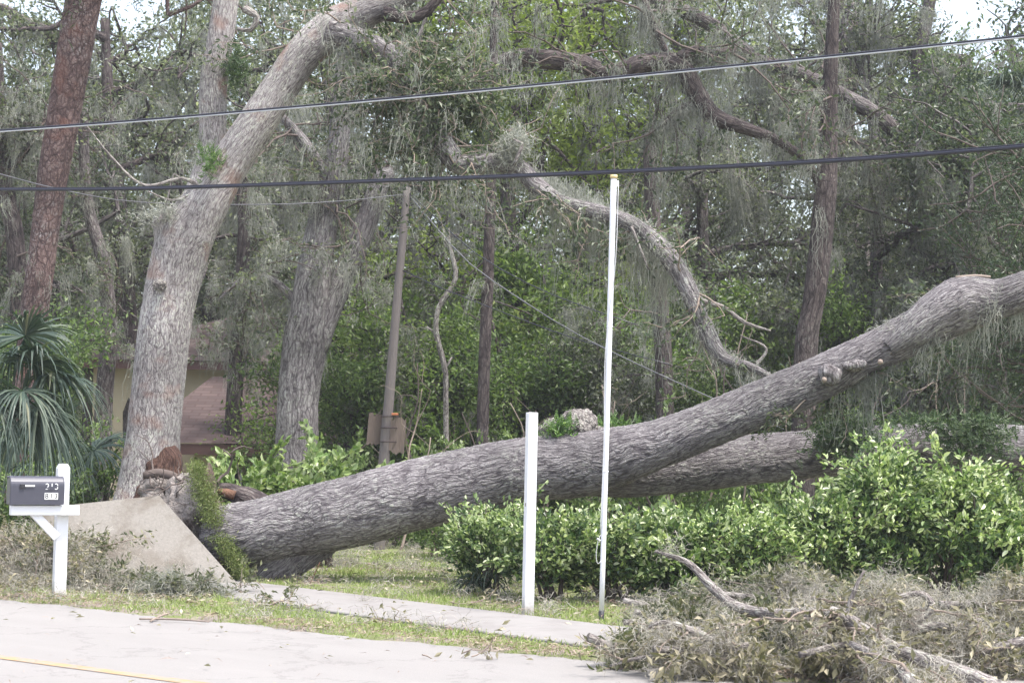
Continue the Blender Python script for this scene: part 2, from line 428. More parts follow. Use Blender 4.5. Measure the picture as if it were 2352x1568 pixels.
M = {}
M['bark_fallen'] = bark('bark fallen oak', (.05, .042, .048), (.17, .155, .16), (.335, .315, .315), (.44, .45, .4), 58, .1, .55, disp=0.014)
M['bark_stand'] = bark('bark standing oak', (.1, .083, .085), (.31, .28, .278), (.50, .475, .455), (.56, .56, .49), 62, .13, .85, disp=0.009, red=(.27, .15, .11))
M['bark_far'] = bark('bark woods', (.035, .028, .03), (.12, .1, .1), (.27, .245, .235), (.33, .34, .29), 26, .18, .5, bump=.02)
M['bark_pale'] = bark('bark mossy limb', (.065, .055, .052), (.24, .21, .2), (.44, .41, .38), (.46, .47, .4), 36, .22, .8, bump=.012)
M['bark_grey'] = bark('bark grey oak', (.05, .042, .045), (.2, .18, .182), (.38, .355, .35), (.42, .43, .38), 30, .14, .7, bump=.02)
M['bark_dark'] = bark('bark dark trunk', (.025, .02, .022), (.085, .068, .066), (.17, .145, .135), (.26, .27, .24), 26, .2, .3, bump=.015)
M['bark_pine'] = bark('bark pine', (.05, .035, .036), (.135, .09, .085), (.26, .19, .175), (.32, .29, .285), 21, .5, .65, bump=.03, red=(.2, .1, .078))
M['twig'] = plain('twig', (.26, .21, .175), .85, .2, nscale=30, namp=.35)
M['twig_dark'] = plain('dark twig', (.12, .095, .085), .85, .2, nscale=30, namp=.35)
M['oak_leaf'] = leafmat('oak leaf', [(0, (.03, .046, .03)), (.45, (.085, .11, .065)), (.8, (.2, .225, .15)), (1, (.4, .42, .33))], .4)
M['dull_leaf'] = leafmat('dull oak leaf', [(0, (.045, .056, .04)), (.45, (.135, .152, .105)), (.8, (.275, .287, .22)), (1, (.48, .485, .41))], .44)
M['lime_leaf'] = leafmat('lime leaf', [(0, (.1, .14, .03)), (.5, (.2, .25, .06)), (.9, (.31, .36, .12)), (1, (.4, .43, .22))], .5)
M['under_leaf'] = leafmat('understory leaf', [(0, (.04, .07, .028)), (.45, (.115, .175, .06)), (.8, (.25, .33, .13)), (1, (.46, .52, .34))], .48)
M['bright_leaf'] = leafmat('bright understory leaf', [(0, (.05, .09, .03)), (.45, (.15, .22, .065)), (.8, (.3, .38, .14)), (1, (.5, .56, .34))], .5)
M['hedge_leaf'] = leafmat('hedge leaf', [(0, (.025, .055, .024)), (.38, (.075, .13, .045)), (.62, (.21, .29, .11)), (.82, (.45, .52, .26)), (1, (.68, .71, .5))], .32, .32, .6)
M['pale_leaf'] = leafmat('pale shrub leaf', [(0, (.05, .09, .025)), (.4, (.15, .23, .07)), (.75, (.33, .41, .17)), (1, (.56, .6, .36))], .3, .4, .5)
M['dead_leaf'] = leafmat('wilted leaf', [(0, (.1, .1, .055)), (.4, (.23, .21, .135)), (.75, (.40, .35, .25)), (1, (.58, .52, .41))], .25, .55, .35)
M['wilt_leaf'] = leafmat('wilting green leaf', [(0, (.055, .07, .035)), (.5, (.13, .14, .075)), (.85, (.27, .25, .16)), (1, (.45, .41, .3))], .25, .5, .35)
M['fern'] = leafmat('fern', [(0, (.03, .07, .015)), (.6, (.08, .16, .03)), (1, (.2, .3, .07))], .3)
M['fern_dark'] = leafmat('dark fern', [(0, (.025, .045, .018)), (.6, (.055, .095, .032)), (1, (.13, .18, .065))], .2)
M['palm'] = leafmat('palm blade', [(0, (.03, .055, .045)), (.5, (.075, .11, .085)), (.85, (.15, .185, .13)), (1, (.28, .27, .17))], .25, .45, .4)
M['grass'] = leafmat('grass blade', [(0, (.16, .21, .06)), (.5, (.32, .39, .14)), (.8, (.45, .5, .24)), (.9, (.38, .34, .19)), (1, (.42, .35, .24))], .35, .55, .3, 0)
M['turf'] = leafmat('torn turf blade', [(0, (.07, .085, .03)), (.4, (.14, .18, .06)), (.75, (.24, .28, .11)), (1, (.3, .25, .15))], .3, .6, .25, 0)
M['straw'] = leafmat('dry straw', [(0, (.15, .1, .085)), (.5, (.27, .19, .16)), (1, (.4, .32, .27))], .1, .8, .2, 0)
M['moss'] = leafmat('spanish moss', [(0, (.19, .2, .175)), (.5, (.33, .338, .3)), (1, (.5, .5, .45))], .4, .9, .1, through=(1, 1, .92))
M['moss_dry'] = leafmat('dry spanish moss', [(0, (.26, .245, .21)), (.5, (.4, .375, .325)), (1, (.57, .535, .47))], .25, .9, .1, through=(1, 1, .95))
M['white'] = plain('white paint', (.8, .8, .83), .45, .4, nscale=9, namp=.035, stretch=(6, 6, 1), stain=((.45, .42, .4), 5, .6, .4), splash=(.33, .29, .25))
M['vinyl'] = plain('white vinyl', (.78, .78, .82), .35, .45, nscale=6, namp=.02, stain=((.48, .46, .42), 7, .64, .35), splash=(.33, .29, .25))
M['boxgrey'] = plain('grey mailbox metal', (.06, .06, .08), .42, .5, nscale=30, namp=.12, stain=((.16, .16, .18), 12, .62, .4))
M['black'] = plain('black rubber', (.03, .03, .035), .6, .4)
M['brass'] = plain('gold cap', (.62, .48, .24), .4, .5)
M['alu'] = plain('white painted pole', (.78, .78, .82), .3, .5, nscale=8, namp=.03, stretch=(4, 4, .6))
M['rope'] = plain('white rope', (.6, .6, .62), .8, .2)
M['digitw'] = plain('white sticker', (.82, .82, .82), .5, .3, namp=.03)
M['digitb'] = plain('black print', (.02, .02, .022), .5, .3)
M['cable'] = plain('black cable', (.022, .022, .035), .35, .5, namp=.1)
M['cable_light'] = plain('bare aluminium wire', (.62, .62, .66), .35, .5, metal=.5)
M['wire_grey'] = plain('grey wire', (.13, .13, .145), .5, .4)
M['polewood'] = plain('weathered pole wood', (.165, .145, .14), .9, .2, nscale=14, namp=.45, stretch=(6, 6, .5), bump=.01)
M['board'] = plain('splintered board', (.165, .13, .11), .9, .2, nscale=12, namp=.4, stretch=(7, 7, .5), bump=.01)
M['iron'] = plain('rusty band', (.06, .045, .045), .7, .3)
M['rust'] = plain('orange rust', (.36, .14, .07), .8, .2)
M['concrete'] = plain('lifted concrete', (.255, .235, .21), .9, .2, nscale=38, namp=.3, bump=.004, stain=((.15, .125, .1), 1.3, .46, .75))
M['soil_white'] = plain('pale sandy soil', (.36, .32, .30), .95, .1, nscale=14, namp=.6, bump=.09, stain=((.075, .055, .05), 6, .5, .9))
M['soil_dark'] = plain('dark soil', (.12, .09, .075), .95, .1, nscale=9, namp=.5, bump=.05)
M['wood_torn'] = plain('torn red wood', (.17, .095, .065), .9, .2, nscale=11, namp=.6, stretch=(1, 1, .4), bump=.06)
M['torn_bark'] = plain('torn bark', (.15, .085, .065), .95, .1, nscale=26, namp=.75, stretch=(1, 1, .35), bump=.06, stain=((.26, .15, .11), 12, .55, .6))
M['cream'] = plain('cream wall', (.52, .45, .33), .85, .2, nscale=4, namp=.08)
M['fascia'] = plain('brown fascia', (.1, .055, .05), .7, .3)
M['glassd'] = plain('dark window', (.02, .022, .025), .15, .6)

def roofmat():
    m, nt, b = mat_base('brown shingles'); L = nt.links
    tc = nd(nt, 'TexCoord'); br = nd(nt, 'TexBrick'); L.new(tc.outputs['UV'], br.inputs['Vector'])
    br.inputs['Scale'].default_value = 1.0; br.inputs['Brick Width'].default_value = .35; br.inputs['Row Height'].default_value = .19
    br.inputs['Mortar Size'].default_value = .022; br.inputs['Color1'].default_value = (.06, .042, .042, 1); br.inputs['Color2'].default_value = (.12, .085, .082, 1)
    br.inputs['Mortar'].default_value = (.06, .035, .03, 1)
    n = nd(nt, 'TexNoise', i_Scale=1.2, i_Detail=5.0); L.new(tc.outputs['Object'], n.inputs['Vector'])
    L.new(mix(nt, mth(nt, 'MULTIPLY', n.outputs['Fac'], .6), br.outputs['Color'], (.11, .075, .07)), b.inputs['Base Color']); b.inputs['Roughness'].default_value = .9
    return m
M['roof'] = roofmat()

def roadmat():
    m, nt, b = mat_base('pale worn asphalt'); L = nt.links
    g = nd(nt, 'NewGeometry')
    n1 = nd(nt, 'TexNoise', i_Scale=220.0, i_Detail=4.0, i_Roughness=.7); L.new(g.outputs['Position'], n1.inputs['Vector'])
    mp = nd(nt, 'Mapping'); mp.inputs['Rotation'].default_value = (0, 0, -math.atan2(rd[1], rd[0])); L.new(g.outputs['Position'], mp.inputs['Vector'])
    mp2 = nd(nt, 'Mapping'); mp2.inputs['Scale'].default_value = (.25, 1.4, 1); L.new(mp.outputs[0], mp2.inputs['Vector'])
    n2 = nd(nt, 'TexNoise', i_Scale=1.6, i_Detail=5.0, i_Roughness=.6); L.new(mp2.outputs[0], n2.inputs['Vector'])
    c = ramp(nt, n1.outputs['Fac'], [(.3, (.215, .204, .196)), (.55, (.275, .261, .251)), (.75, (.335, .318, .306))])
    c = mix(nt, n2.outputs['Fac'], mix(nt, .45, c, (.21, .198, .191)), mix(nt, .3, c, (.37, .355, .344)))
    vc = nd(nt, 'TexVoronoi', feature='DISTANCE_TO_EDGE', i_Scale=.55); nw = nd(nt, 'TexNoise', i_Scale=1.8, i_Detail=6.0, i_Roughness=.7); L.new(g.outputs['Position'], nw.inputs['Vector'])
    av = nd(nt, 'VectorMath', operation='ADD'); L.new(g.outputs['Position'], av.inputs[0]); L.new(nw.outputs['Color'], av.inputs[1]); L.new(av.outputs[0], vc.inputs['Vector'])
    cr = nd(nt, 'MapRange'); L.new(vc.outputs['Distance'], cr.inputs['Value']); cr.inputs['From Min'].default_value = .004; cr.inputs['From Max'].default_value = .012
    c = mix(nt, mth(nt, 'SUBTRACT', 1, cr.outputs[0]), c, mix(nt, .3, c, (.12, .11, .11)))
    L.new(c, b.inputs['Base Color']); b.inputs['Roughness'].default_value = .93; b.inputs['Specular IOR Level'].default_value = .2
    bp = nd(nt, 'Bump'); bp.inputs['Distance'].default_value = .004; L.new(n1.outputs['Fac'], bp.inputs['Height']); L.new(bp.outputs[0], b.inputs['Normal'])
    return m
M['road'] = roadmat()
def groundmat():
    m, nt, b = mat_base('grass and litter soil'); L = nt.links
    g = nd(nt, 'NewGeometry')
    n1 = nd(nt, 'TexNoise', i_Scale=2.2, i_Detail=6.0, i_Roughness=.7); L.new(g.outputs['Position'], n1.inputs['Vector'])
    n2 = nd(nt, 'TexNoise', i_Scale=45.0, i_Detail=5.0, i_Roughness=.75); L.new(g.outputs['Position'], n2.inputs['Vector'])
    a = ramp(nt, n2.outputs['Fac'], [(.3, (.13, .16, .055)), (.6, (.27, .31, .13)), (.8, (.4, .41, .24))])
    bb = ramp(nt, n2.outputs['Fac'], [(.3, (.17, .14, .115)), (.55, (.36, .31, .27)), (.8, (.52, .48, .43))])
    f = nd(nt, 'MapRange'); L.new(n1.outputs['Fac'], f.inputs['Value']); f.inputs['From Min'].default_value = .44; f.inputs['From Max'].default_value = .58
    L.new(mix(nt, f.outputs[0], a, bb), b.inputs['Base Color']); b.inputs['Roughness'].default_value = 1; b.inputs['Specular IOR Level'].default_value = .1
    bp = nd(nt, 'Bump'); bp.inputs['Distance'].default_value = .03; L.new(n2.outputs['Fac'], bp.inputs['Height']); L.new(bp.outputs[0], b.inputs['Normal'])
    return m
M['ground'] = groundmat()
M['walk'] = plain('sidewalk concrete', (.25, .237, .228), .92, .2, nscale=5, namp=.12, bump=.003, stain=((.2, .185, .178), 2.0, .48, .6))
M['yellow'] = plain('worn yellow line', (.36, .245, .14), .9, .2, nscale=25, namp=.15, stain=((.265, .245, .23), 9, .44, .75))

# ------------------------------------------------------------------ setting: ground, road, sidewalk
def grid_sheet(xs, ys, zf):
    X, Yy = np.meshgrid(xs, ys); Z = zf(X, Yy)
    nx, ny = len(xs), len(ys)
    i = np.arange(ny - 1)[:, None] * nx + np.arange(nx - 1)[None]
    Q = np.stack([i, i + 1, i + nx + 1, i + nx], -1).reshape(-1, 4)
    return np.stack([X, Yy, Z], -1).reshape(-1, 3), Q
xs = np.concatenate([np.linspace(-400, -26, 12), np.arange(-25, 25, .25), np.linspace(26, 400, 12)])
ys = np.concatenate([np.linspace(-60, 9, 10), np.arange(10, 34, .25), np.arange(34, 90, 2), np.linspace(92, 700, 12)])
g = Geo(); g.add(*grid_sheet(xs, ys, ground_z))
tag(link('ground', g.mesh('ground', M['ground'], True)), kind='structure')

def strip(geo, A, d, n, l0, l1, t0, t1, z, step=1.0, wob=0.0, seed=0):
    k = int((l1 - l0) / step) + 1
    s = np.linspace(l0, l1, k)
    w1 = t1 + wob * (fbm(s * 1.3, s * 0, 0, seed) - .5) * 2 + wob * (vnoise(s * 9, s * 0, 0, seed + 3) - .5)
    a = A[None, :2] + s[:, None] * d[None, :2] + t0 * n[None, :2]
    b = A[None, :2] + s[:, None] * d[None, :2] + w1[:, None] * n[None, :2]
    V = np.zeros((2 * k, 3)); V[0::2, :2] = a; V[1::2, :2] = b; V[:, 2] = z
    i = np.arange(k - 1)[:, None] * 2
    geo.add(V, i + np.array([[0, 2, 3, 1]]))
g = Geo(); strip(g, RA, rd, rn, -160, 160, -7.3, 0.05, .024, .08, .12, 4)
road = tag(link('road', g.mesh('road', M['road'])), kind='structure')
ya = G0(0, 1517); yt = road_t(ya[0], ya[1])
g = Geo(); strip(g, RA, rd, rn, -160, 160, yt - .065, yt + .065, .028)
ln = tag(link('centre_line', g.mesh('centre_line', M['yellow']), road), kind='structure')
g = Geo()
L0 = -0.55
for k in range(-1, 8):
    a, b2 = L0 + k * 1.5 + .006, L0 + (k + 1) * 1.5 - .006
    if k == -1: a += 0.55
    c = SA + sd * (a + b2) / 2 - sn * (SW / 2); c[2] = -.002
    rot = rotm('Z', math.atan2(sd[1], sd[0]))
    box(g, c, (b2 - a, SW, .09), rot, .008)
tag(link('sidewalk', g.mesh('sidewalk', M['walk'])), kind='structure')

g = Geo(); box(g, (0, 42, 24), (230, 112, 54))  # thin scattering volume added to lift the dark tones
m = bpy.data.materials.new('shadow lift volume'); m.use_nodes = True; m.node_tree.nodes.remove(m.node_tree.nodes['Principled BSDF'])
pv = m.node_tree.nodes.new('ShaderNodeVolumePrincipled'); pv.inputs['Color'].default_value = (.88, .88, .97, 1); pv.inputs['Density'].default_value = HAZE; pv.inputs['Anisotropy'].default_value = .2
m.node_tree.links.new(pv.outputs[0], m.node_tree.nodes['Material Output'].inputs['Volume'])
tag(link('added_haze', g.mesh('added_haze', m)), kind='stuff')
SC.cycles.volume_bounces = 0

# ------------------------------------------------------------------ tree machinery
def wpath(pl, Y, dY=0.0):
    """picture polyline (u, v, width) at depth Y -> points and radii; dY adds depth along the way"""
    n = len(pl); pts, rad = [], []
    for k, (u, v, w) in enumerate(pl):
        y = Y + dY * k / max(1, n - 1); pts.append(P(u, v, y)); rad.append(w / 2 * y / F)
    return pts, rad

def grow(rng, p, d, L, r, lev, maxlev, br, tw, kids=5, wig=.25, droop=.0, ratio=.62, ang=.8, nseg=5):
    pts = [np.array(p, float)]; d = nrm(d)
    for k in range(nseg):
        d = nrm(d + rng.normal(0, wig, 3) - np.array([0, 0, droop])); pts.append(pts[-1] + d * L / nseg)
    pts = np.array(pts)
    br.append((pts, np.linspace(r, r * .45, len(pts)), lev))
    if lev >= maxlev: tw.append(pts); return
    for k in range(kids):
        t = rng.uniform(.25, 1.0) if k else 1.0
        q = pts[min(nseg, int(t * nseg))]
        dd = nrm(d + rng.normal(0, ang, 3) + np.array([0, 0, .08]))
        grow(rng, q, dd, L * ratio * rng.uniform(.7, 1.25), r * .52, lev + 1, maxlev, br, tw, kids, wig, droop, ratio, ang, nseg)

def twig_leaves(geo, rng, tw, per, L, aspect=.45, spread=.1, up=.6, hexa=False, along=.55, bias=0.0, tip=0.0):
    P0, D0 = [], []
    for pts in tw:
        t = rng.uniform(0, 1, per) ** (1 - tip) * (len(pts) - 1); i = np.minimum(t.astype(int), len(pts) - 2); f = (t - i)[:, None]
        P0.append(pts[i] * (1 - f) + pts[i + 1] * f); D0.append(nrm(pts[i + 1] - pts[i]))
    P0 = np.vstack(P0); D0 = np.vstack(D0); n = len(P0)
    P0 = P0 + rng.normal(0, spread, (n, 3))
    D = nrm(D0 * along + rng.normal(0, .6, (n, 3)))
    N = nrm(rng.normal(0, 1, (n, 3)) + np.array([0, -.15, up * 1.6]))
    sz = L * rng.uniform(.55, 1.25, n)
    rnd = np.clip(rng.beta(2.0, 2.6, n) + bias, 0, 1)
    leaves(geo, P0, D, N, sz, sz * aspect, rnd, hexa)

def tree_meshes(name, seed, h, cb, spread, limbs, kids, lper, leafL, leafmat_, barkm, moss_n, moss_len=.9, trunk_r=.22, levels=2, mossw=.013, lean=.05, spr=.22, aspect=.45):
    rng = np.random.default_rng(seed)
    wood, lf, ms = Geo(), Geo(), Geo()
    k = 6; top = np.array([rng.normal(0, lean) * h, rng.normal(0, lean) * h, h * .82])
    tp = [top * (i / (k - 1)) + (rng.normal(0, .12, 3) * np.array([1, 1, 0]) if 0 < i else 0) for i in range(k)]
    tp[0] = np.array([0, 0, -.3])
    tr = np.linspace(trunk_r * 1.15, trunk_r * .4, k)
    tube(wood, tp, tr, .4, 9, .08, 1.5, seed)
    br, tw = [], []
    for q in range(limbs):
        t = (cb + (h * .82 - cb) * (q + rng.uniform(0, 1)) / limbs) / (h * .82)
        i = min(int(t * (k - 1)), k - 2); f = t * (k - 1) - i; s = tp[i] * (1 - f) + tp[i + 1] * f
        a = q * 2.4 + rng.uniform(0, 1)
        d = np.array([math.cos(a), math.sin(a), rng.uniform(.05, .75)])
        grow(rng, s, d, spread * rng.uniform(.6, 1.1) * (1 - .35 * t), trunk_r * .42, 0, levels, br, tw, kids, .28, .02, .58)
    for pts, r, lev in br: tube(wood, pts, r, .5, 6 if lev == 0 else 4, caps=False, seed=lev)
    twig_leaves(lf, rng, tw, lper, leafL, aspect, spr)
    if moss_n:
        al = np.vstack([p for p, r, lev in br if lev >= 1]); pk = al[rng.integers(0, len(al), moss_n)]
        moss(ms, rng, pk[:int(len(pk) * .4)], 44, .06, .2, moss_len * 1.25, mossw, 6, .12); moss(ms, rng, pk[int(len(pk) * .55):int(len(pk) * .7)], 12, .05, .08, .5, mossw * .8)
    return (wood.mesh(name + ' trunk', barkm, True), lf.mesh(name + ' crown', leafmat_), ms.mesh(name + ' moss', M['moss']) if moss_n else None)
VAR = {
 'oak_a': tree_meshes('oak a', 1, 12.5, 2.6, 4.6, 9, 5, 80, .115, M['dull_leaf'], M['bark_far'], 300, 1.3),
 'oak_b': tree_meshes('oak b', 2, 10.5, 2.2, 4.2, 8, 5, 84, .115, M['oak_leaf'], M['bark_far'], 240, 1.2),
 'oak_c': tree_meshes('oak c', 3, 14.0, 4.5, 4.8, 9, 5, 74, .125, M['dull_leaf'], M['bark_dark'], 320, 1.4, .26),
 'lime': tree_meshes('lime', 4, 12.0, 3.0, 3.6, 9, 5, 70, .12, M['lime_leaf'], M['bark_dark'], 16, .6, .18),
 'under_a': tree_meshes('under a', 5, 5.0, .5, 2.3, 8, 5, 60, .11, M['under_leaf'], M['bark_dark'], 40, .5, .07, mossw=.01, spr=.16),
 'under_b': tree_meshes('under b', 6, 3.4, .3, 1.9, 8, 5, 60, .10, M['under_leaf'], M['bark_dark'], 20, .4, .06, mossw=.01, spr=.14),
 'under_c': tree_meshes('under c', 9, 4.8, .5, 2.2, 8, 5, 58, .10, M['dull_leaf'], M['bark_far'], 110, .7, .06, mossw=.011, spr=.17),
 'bright': tree_meshes('bright', 8, 5.4, .6, 2.2, 8, 5, 56, .105, M['bright_leaf'], M['bark_dark'], 30, .6, .06, mossw=.01, spr=.17),
 'pine': tree_meshes('pine', 7, 20.0, 10, 3.4, 10, 4, 90, .16, M['oak_leaf'], M['bark_pine'], 90, .7, .24, aspect=.12),
}
def put_tree(kind, name, label, cat, loc, s=1.0, rz=0.0, group=None, sz=None):
    t = thing(name, label, cat, loc, group, rz)
    t.scale = (s, s, sz or s)
    w, l, m = VAR[kind]
    link('trunk', w, t); link('crown', l, t)
    if m: link('moss', m, t)
    return t

def along(pts, rad, n, rng, side=0.0):
    """n random points on the skin of a limb"""
    C, r = resample(pts, rad, .05)
    i = rng.integers(0, len(C), n); d = nrm(rng.normal(0, 1, (n, 3)) + np.array([0, 0, side]))
    return C[i] + d * r[i][:, None] * .95
def sprays(rng, pts, L, kids=4, lev=1, dirbias=(0, 0, 0), r=.012):
    br, tw = [], []
    for p in pts:
        grow(rng, p, nrm(rng.normal(0, 1, 3) + np.array(dirbias)), L * rng.uniform(.6, 1.2), r, 0, lev, br, tw, kids, .25, .03, .6)
    return br, tw
def bare(geo, br, nseg=5, step=.2):
    for p, r, lev in br: tube(geo, p, r, step, nseg, caps=False, seed=lev)

# ------------------------------------------------------------------ the fallen oak
YF = 21.0
base = on_ground(600, YF, 1335)
fo = thing('fallen_oak', 'huge uprooted oak lying across the yard, its forked trunk rising to the right', 'fallen tree', base)
g = Geo()
tp, tr = wpath([(496, 1240, 120), (515, 1238, 150), (550, 1232, 160), (600, 1222, 152), (700, 1196, 158), (800, 1175, 162), (1000, 1124, 164), (1200, 1080, 150), (1330, 1066, 150), (1420, 1046, 138), (1510, 1020, 112), (1600, 987, 106), (1800, 905, 106), (1920, 850, 100),
                (2010, 806, 92), (2100, 762, 102), (2190, 716, 112), (2270, 692, 96), (2352, 668, 86), (2600, 570, 84), (2900, 430, 70)], YF, -1.2)
tube(g, tp, tr, .016, 150, .05, 1.3, 1)
part('trunk', g, M['bark_fallen'], fo, True)
g = Geo()
lp, lr = wpath([(1330, 1088, 96), (1450, 1086, 112), (1600, 1070, 116), (1800, 1048, 112), (2000, 1032, 110), (2200, 1022, 104), (2352, 1030, 104), (2600, 1040, 92), (2900, 1060, 80)], YF - .1, .8)
tube(g, lp, lr, .018, 110, .06, 1.3, 2)
part('limb', g, M['bark_fallen'], fo, True)
g = Geo()
bp_, brr = wpath([(800, 1190, 90), (730, 1225, 120), (670, 1268, 112), (615, 1318, 90), (585, 1365, 84)], YF - .12)
tube(g, bp_, brr, .02, 90, .09, 1.6, 3)
part('root', g, M['bark_fallen'], fo, True)
# second root stub with torn wood, standing up behind the turf
g = Geo(); a, b_ = wpath([(600, 1165, 60), (560, 1140, 52), (525, 1128, 40), (500, 1122, 26)], YF + .1); tube(g, a, b_, .05, 24, .25, 6, 8)
rt = part('root', g, M['bark_dark'], fo, True)
g = Geo(); a, b_ = wpath([(540, 1137, 22), (520, 1131, 20), (500, 1127, 9)], YF - .0); tube(g, a, b_, .04, 12, .3, 9, 9)
tw_ = link('torn_wood', g.mesh('torn_wood', M['wood_torn'], True, base), rt); tag(tw_, 'torn orange wood')
def blob(geo, c, rad, seed, amp=.35, freq=3.0, nu=40, nv=24, sc=(1, 1, 1)):
    th = np.linspace(0, 2 * math.pi, nu, endpoint=False); ph = np.linspace(0.02, math.pi - .02, nv)
    T, Pp = np.meshgrid(th, ph)
    d = np.stack([np.cos(T) * np.sin(Pp), np.sin(T) * np.sin(Pp), np.cos(Pp)], -1)
    q = d * rad * freq + np.asarray(c)
    r = rad * (1 + amp * 2 * (fbm(q[..., 0], q[..., 1], q[..., 2], seed, 4) - .5))
    V = d * r[..., None] * np.array(sc) + np.asarray(c)
    i = np.arange(nv - 1)[:, None] * nu; j = np.arange(nu)[None]; j2 = (j + 1) % nu
    Q = np.stack([i + j, i + nu + j, i + nu + j2, i + j2], -1).reshape(-1, 4)
    geo.add(V.reshape(-1, 3), Q, bk=V.reshape(-1, 3))
M['bark_rust'] = bark('rusty torn bark', (.05, .03, .028), (.135, .075, .058), (.25, .155, .12), (.3, .22, .18), 40, .2, .3, bump=.03)
M['burl'] = bark('burl', (.05, .04, .04), (.2, .18, .17), (.40, .37, .34), (.54, .53, .46), 24, 1, .9, disp=0.02)
g = Geo()
blob(g, P(1275, 990, YF - .35), .15, 3, .5, 9, 70, 44, (1.15, 1, .8)); blob(g, P(1330, 972, YF - .3), .155, 4, .55, 9, 70, 44, (1.1, 1, .9)); blob(g, P(1370, 992, YF - .3), .10, 5, .5, 9, 50, 34, (1.3, 1, .7))
blob(g, P(1338, 985, YF - .44), .085, 6, .4, 12, 50, 30)
part('burl', g, M['burl'], fo, True)
g = Geo()
blob(g, P(1905, 862, YF - 1.05), .10, 8, .5, 9, 60, 40, (1.3, 1, 1)); blob(g, P(1960, 838, YF - 1.05), .085, 9, .5, 9, 60, 40, (1.6, 1, .8)); 
part('burl', g, M['bark_grey'], fo, True)
for (u, v, y) in ((2022, 831, YF - 1.28), (1893, 872, YF - 1.25)):
    g = Geo(); blob(g, P(u, v, y), .028, 3, .2, 9, 16, 10); part('branch_stub', g, M['twig'], fo, True)
g = Geo(); a, b_ = wpath([(2040, 800, 40), (2100, 758, 84), (2150, 722, 106), (2195, 694, 112), (2235, 684, 104), (2290, 684, 84), (2340, 676, 50)], YF - 1.02); tube(g, a, b_, .02, 100, .08, 3, 12); part('burl', g, M['bark_fallen'], fo, True)
g = Geo(); tube(g, *wpath([(2195, 638, 9), (2240, 634, 8), (2275, 636, 6)], YF - 1.05), .05, 8, .2, 5, 3); part('branch_stub', g, M['twig'], fo, True)
def ferns(geo, rng, c, s, n, L=.13, up=(0, -.5, .8), asp=.28):
    p = np.asarray(c) + rng.normal(0, 1, (n, 3)) * np.asarray(s)
    D = nrm(rng.normal(0, .7, (n, 3)) + np.array(up)); N = nrm(rng.normal(0, .6, (n, 3)) + np.array([0, -1, .6]))
    # each frond: paired narrow leaflets along a short stem
    K = 6
    for k in range(K):
        t = (k + 1) / K
        for sgn in (-1, 1):
            S = nrm(np.cross(D, N)) * sgn
            leaves(geo, p + D * L * t, S + D * .5, N, L * .33 * (1.15 - t), L * .12, np.clip(rng.beta(2, 2.5, n) + .15 * t, 0, 1))
rng = np.random.default_rng(50)
g = Geo(); ferns(g, rng, P(1285, 990, YF - .55), (.07, .04, .055), 90)
part('fern', g, M['fern'], fo)
g = Geo(); ferns(g, rng, P(1430, 980, YF - .12), (.17, .05, .02), 60); ferns(g, rng, P(1390, 975, YF - .1), (.05, .05, .02), 25)
part('fern', g, M['fern'], fo)
for (u, v, su, sv, n) in ((1940, 1000, .17, .10, 620), (2235, 1000, .22, .11, 620), (2110, 970, .22, .03, 120)):
    g = Geo(); ferns(g, rng, P(u, v, YF - .25), (su, .12, sv), n, .14, (0, -.6, .1)); part('fern', g, M['fern_dark'], fo)
# root plate: pale sand disc, dark edge, turf hanging on its rim
g = Geo()
c0 = P(446, 1190, YF + .3)
blob(g, c0 - np.array([.04, 0, 0]), .47, 21, .3, 4, 70, 44, (.62, 1.0, 1.0)); blob(g, P(490, 1265, YF + .1), .3, 22, .4, 5, 50, 34, (.42, 1, .9)); blob(g, P(385, 1128, YF + .6), .24, 23, .4, 6, 50, 34, (1.3, 1, .8))
rp = part('root_plate', g, M['soil_white'], fo, True)
g = Geo(); blob(g, P(472, 1175, YF + .25), .40, 24, .35, 5, 50, 34, (.3, .9, 1.15)); blob(g, P(512, 1290, YF - .1), .26, 25, .4, 5, 40, 30, (.3, 1, .75))
link('dark_soil', g.mesh('dark_soil', M['soil_dark'], True, base), rp)
g = Geo()
for k in range(44):
    u, v = rng.uniform(345, 500), rng.uniform(1085, 1240)
    p = P(u, v, YF + .1 + rng.uniform(-.1, .35)); d = nrm(rng.normal(0, 1, 3) + np.array([-.5, -.4, -.3])); b2, t2 = [], []
    grow(rng, p, d, rng.uniform(.15, .45), rng.uniform(.006, .02), 0, 1, b2, t2, 2, .35); bare(g, b2, 5, .06)
tube(g, *wpath([(330, 1092, 16), (362, 1086, 22), (395, 1092, 20), (425, 1103, 10)], YF + .25), .05, 10, .2, 8, 4)
link('roots', g.mesh('roots', M['twig_dark'], True, base), rp)
g = Geo()
n = 9500
tt = rng.uniform(0, 1, n); tt = tt[fbm(tt * 14, tt * 0, 0, 77) > .25]; n = len(tt)
uu = np.interp(tt, [0, .3, .6, 1], [448, 470, 497, 556]); vv = np.interp(tt, [0, .3, .6, 1], [1062, 1135, 1215, 1318])
wv = np.interp(tt, [0, .2, .6, 1], [9, 15, 15, 10])
p = np.array([P(a + rng.normal(0, w), b2 + rng.normal(0, 5), YF - .12 - .5 * c_ + rng.uniform(-.2, .4 - .3 * c_)) for a, b2, w, c_ in zip(uu, vv, wv, tt)])
D = nrm(rng.normal(0, .55, (n, 3)) + np.array([.25, -.5, -.15]))
leaves(g, p, D, nrm(rng.normal(0, 1, (n, 3))), rng.uniform(.02, .07, n), .0085, np.clip(rng.beta(2, 2.6, n) + .5 * (fbm(p[:, 0] * 6, p[:, 1] * 6, p[:, 2] * 6, 8) - .5), 0, 1))
tag(part('turf', g, M['turf'], fo), kind='stuff')
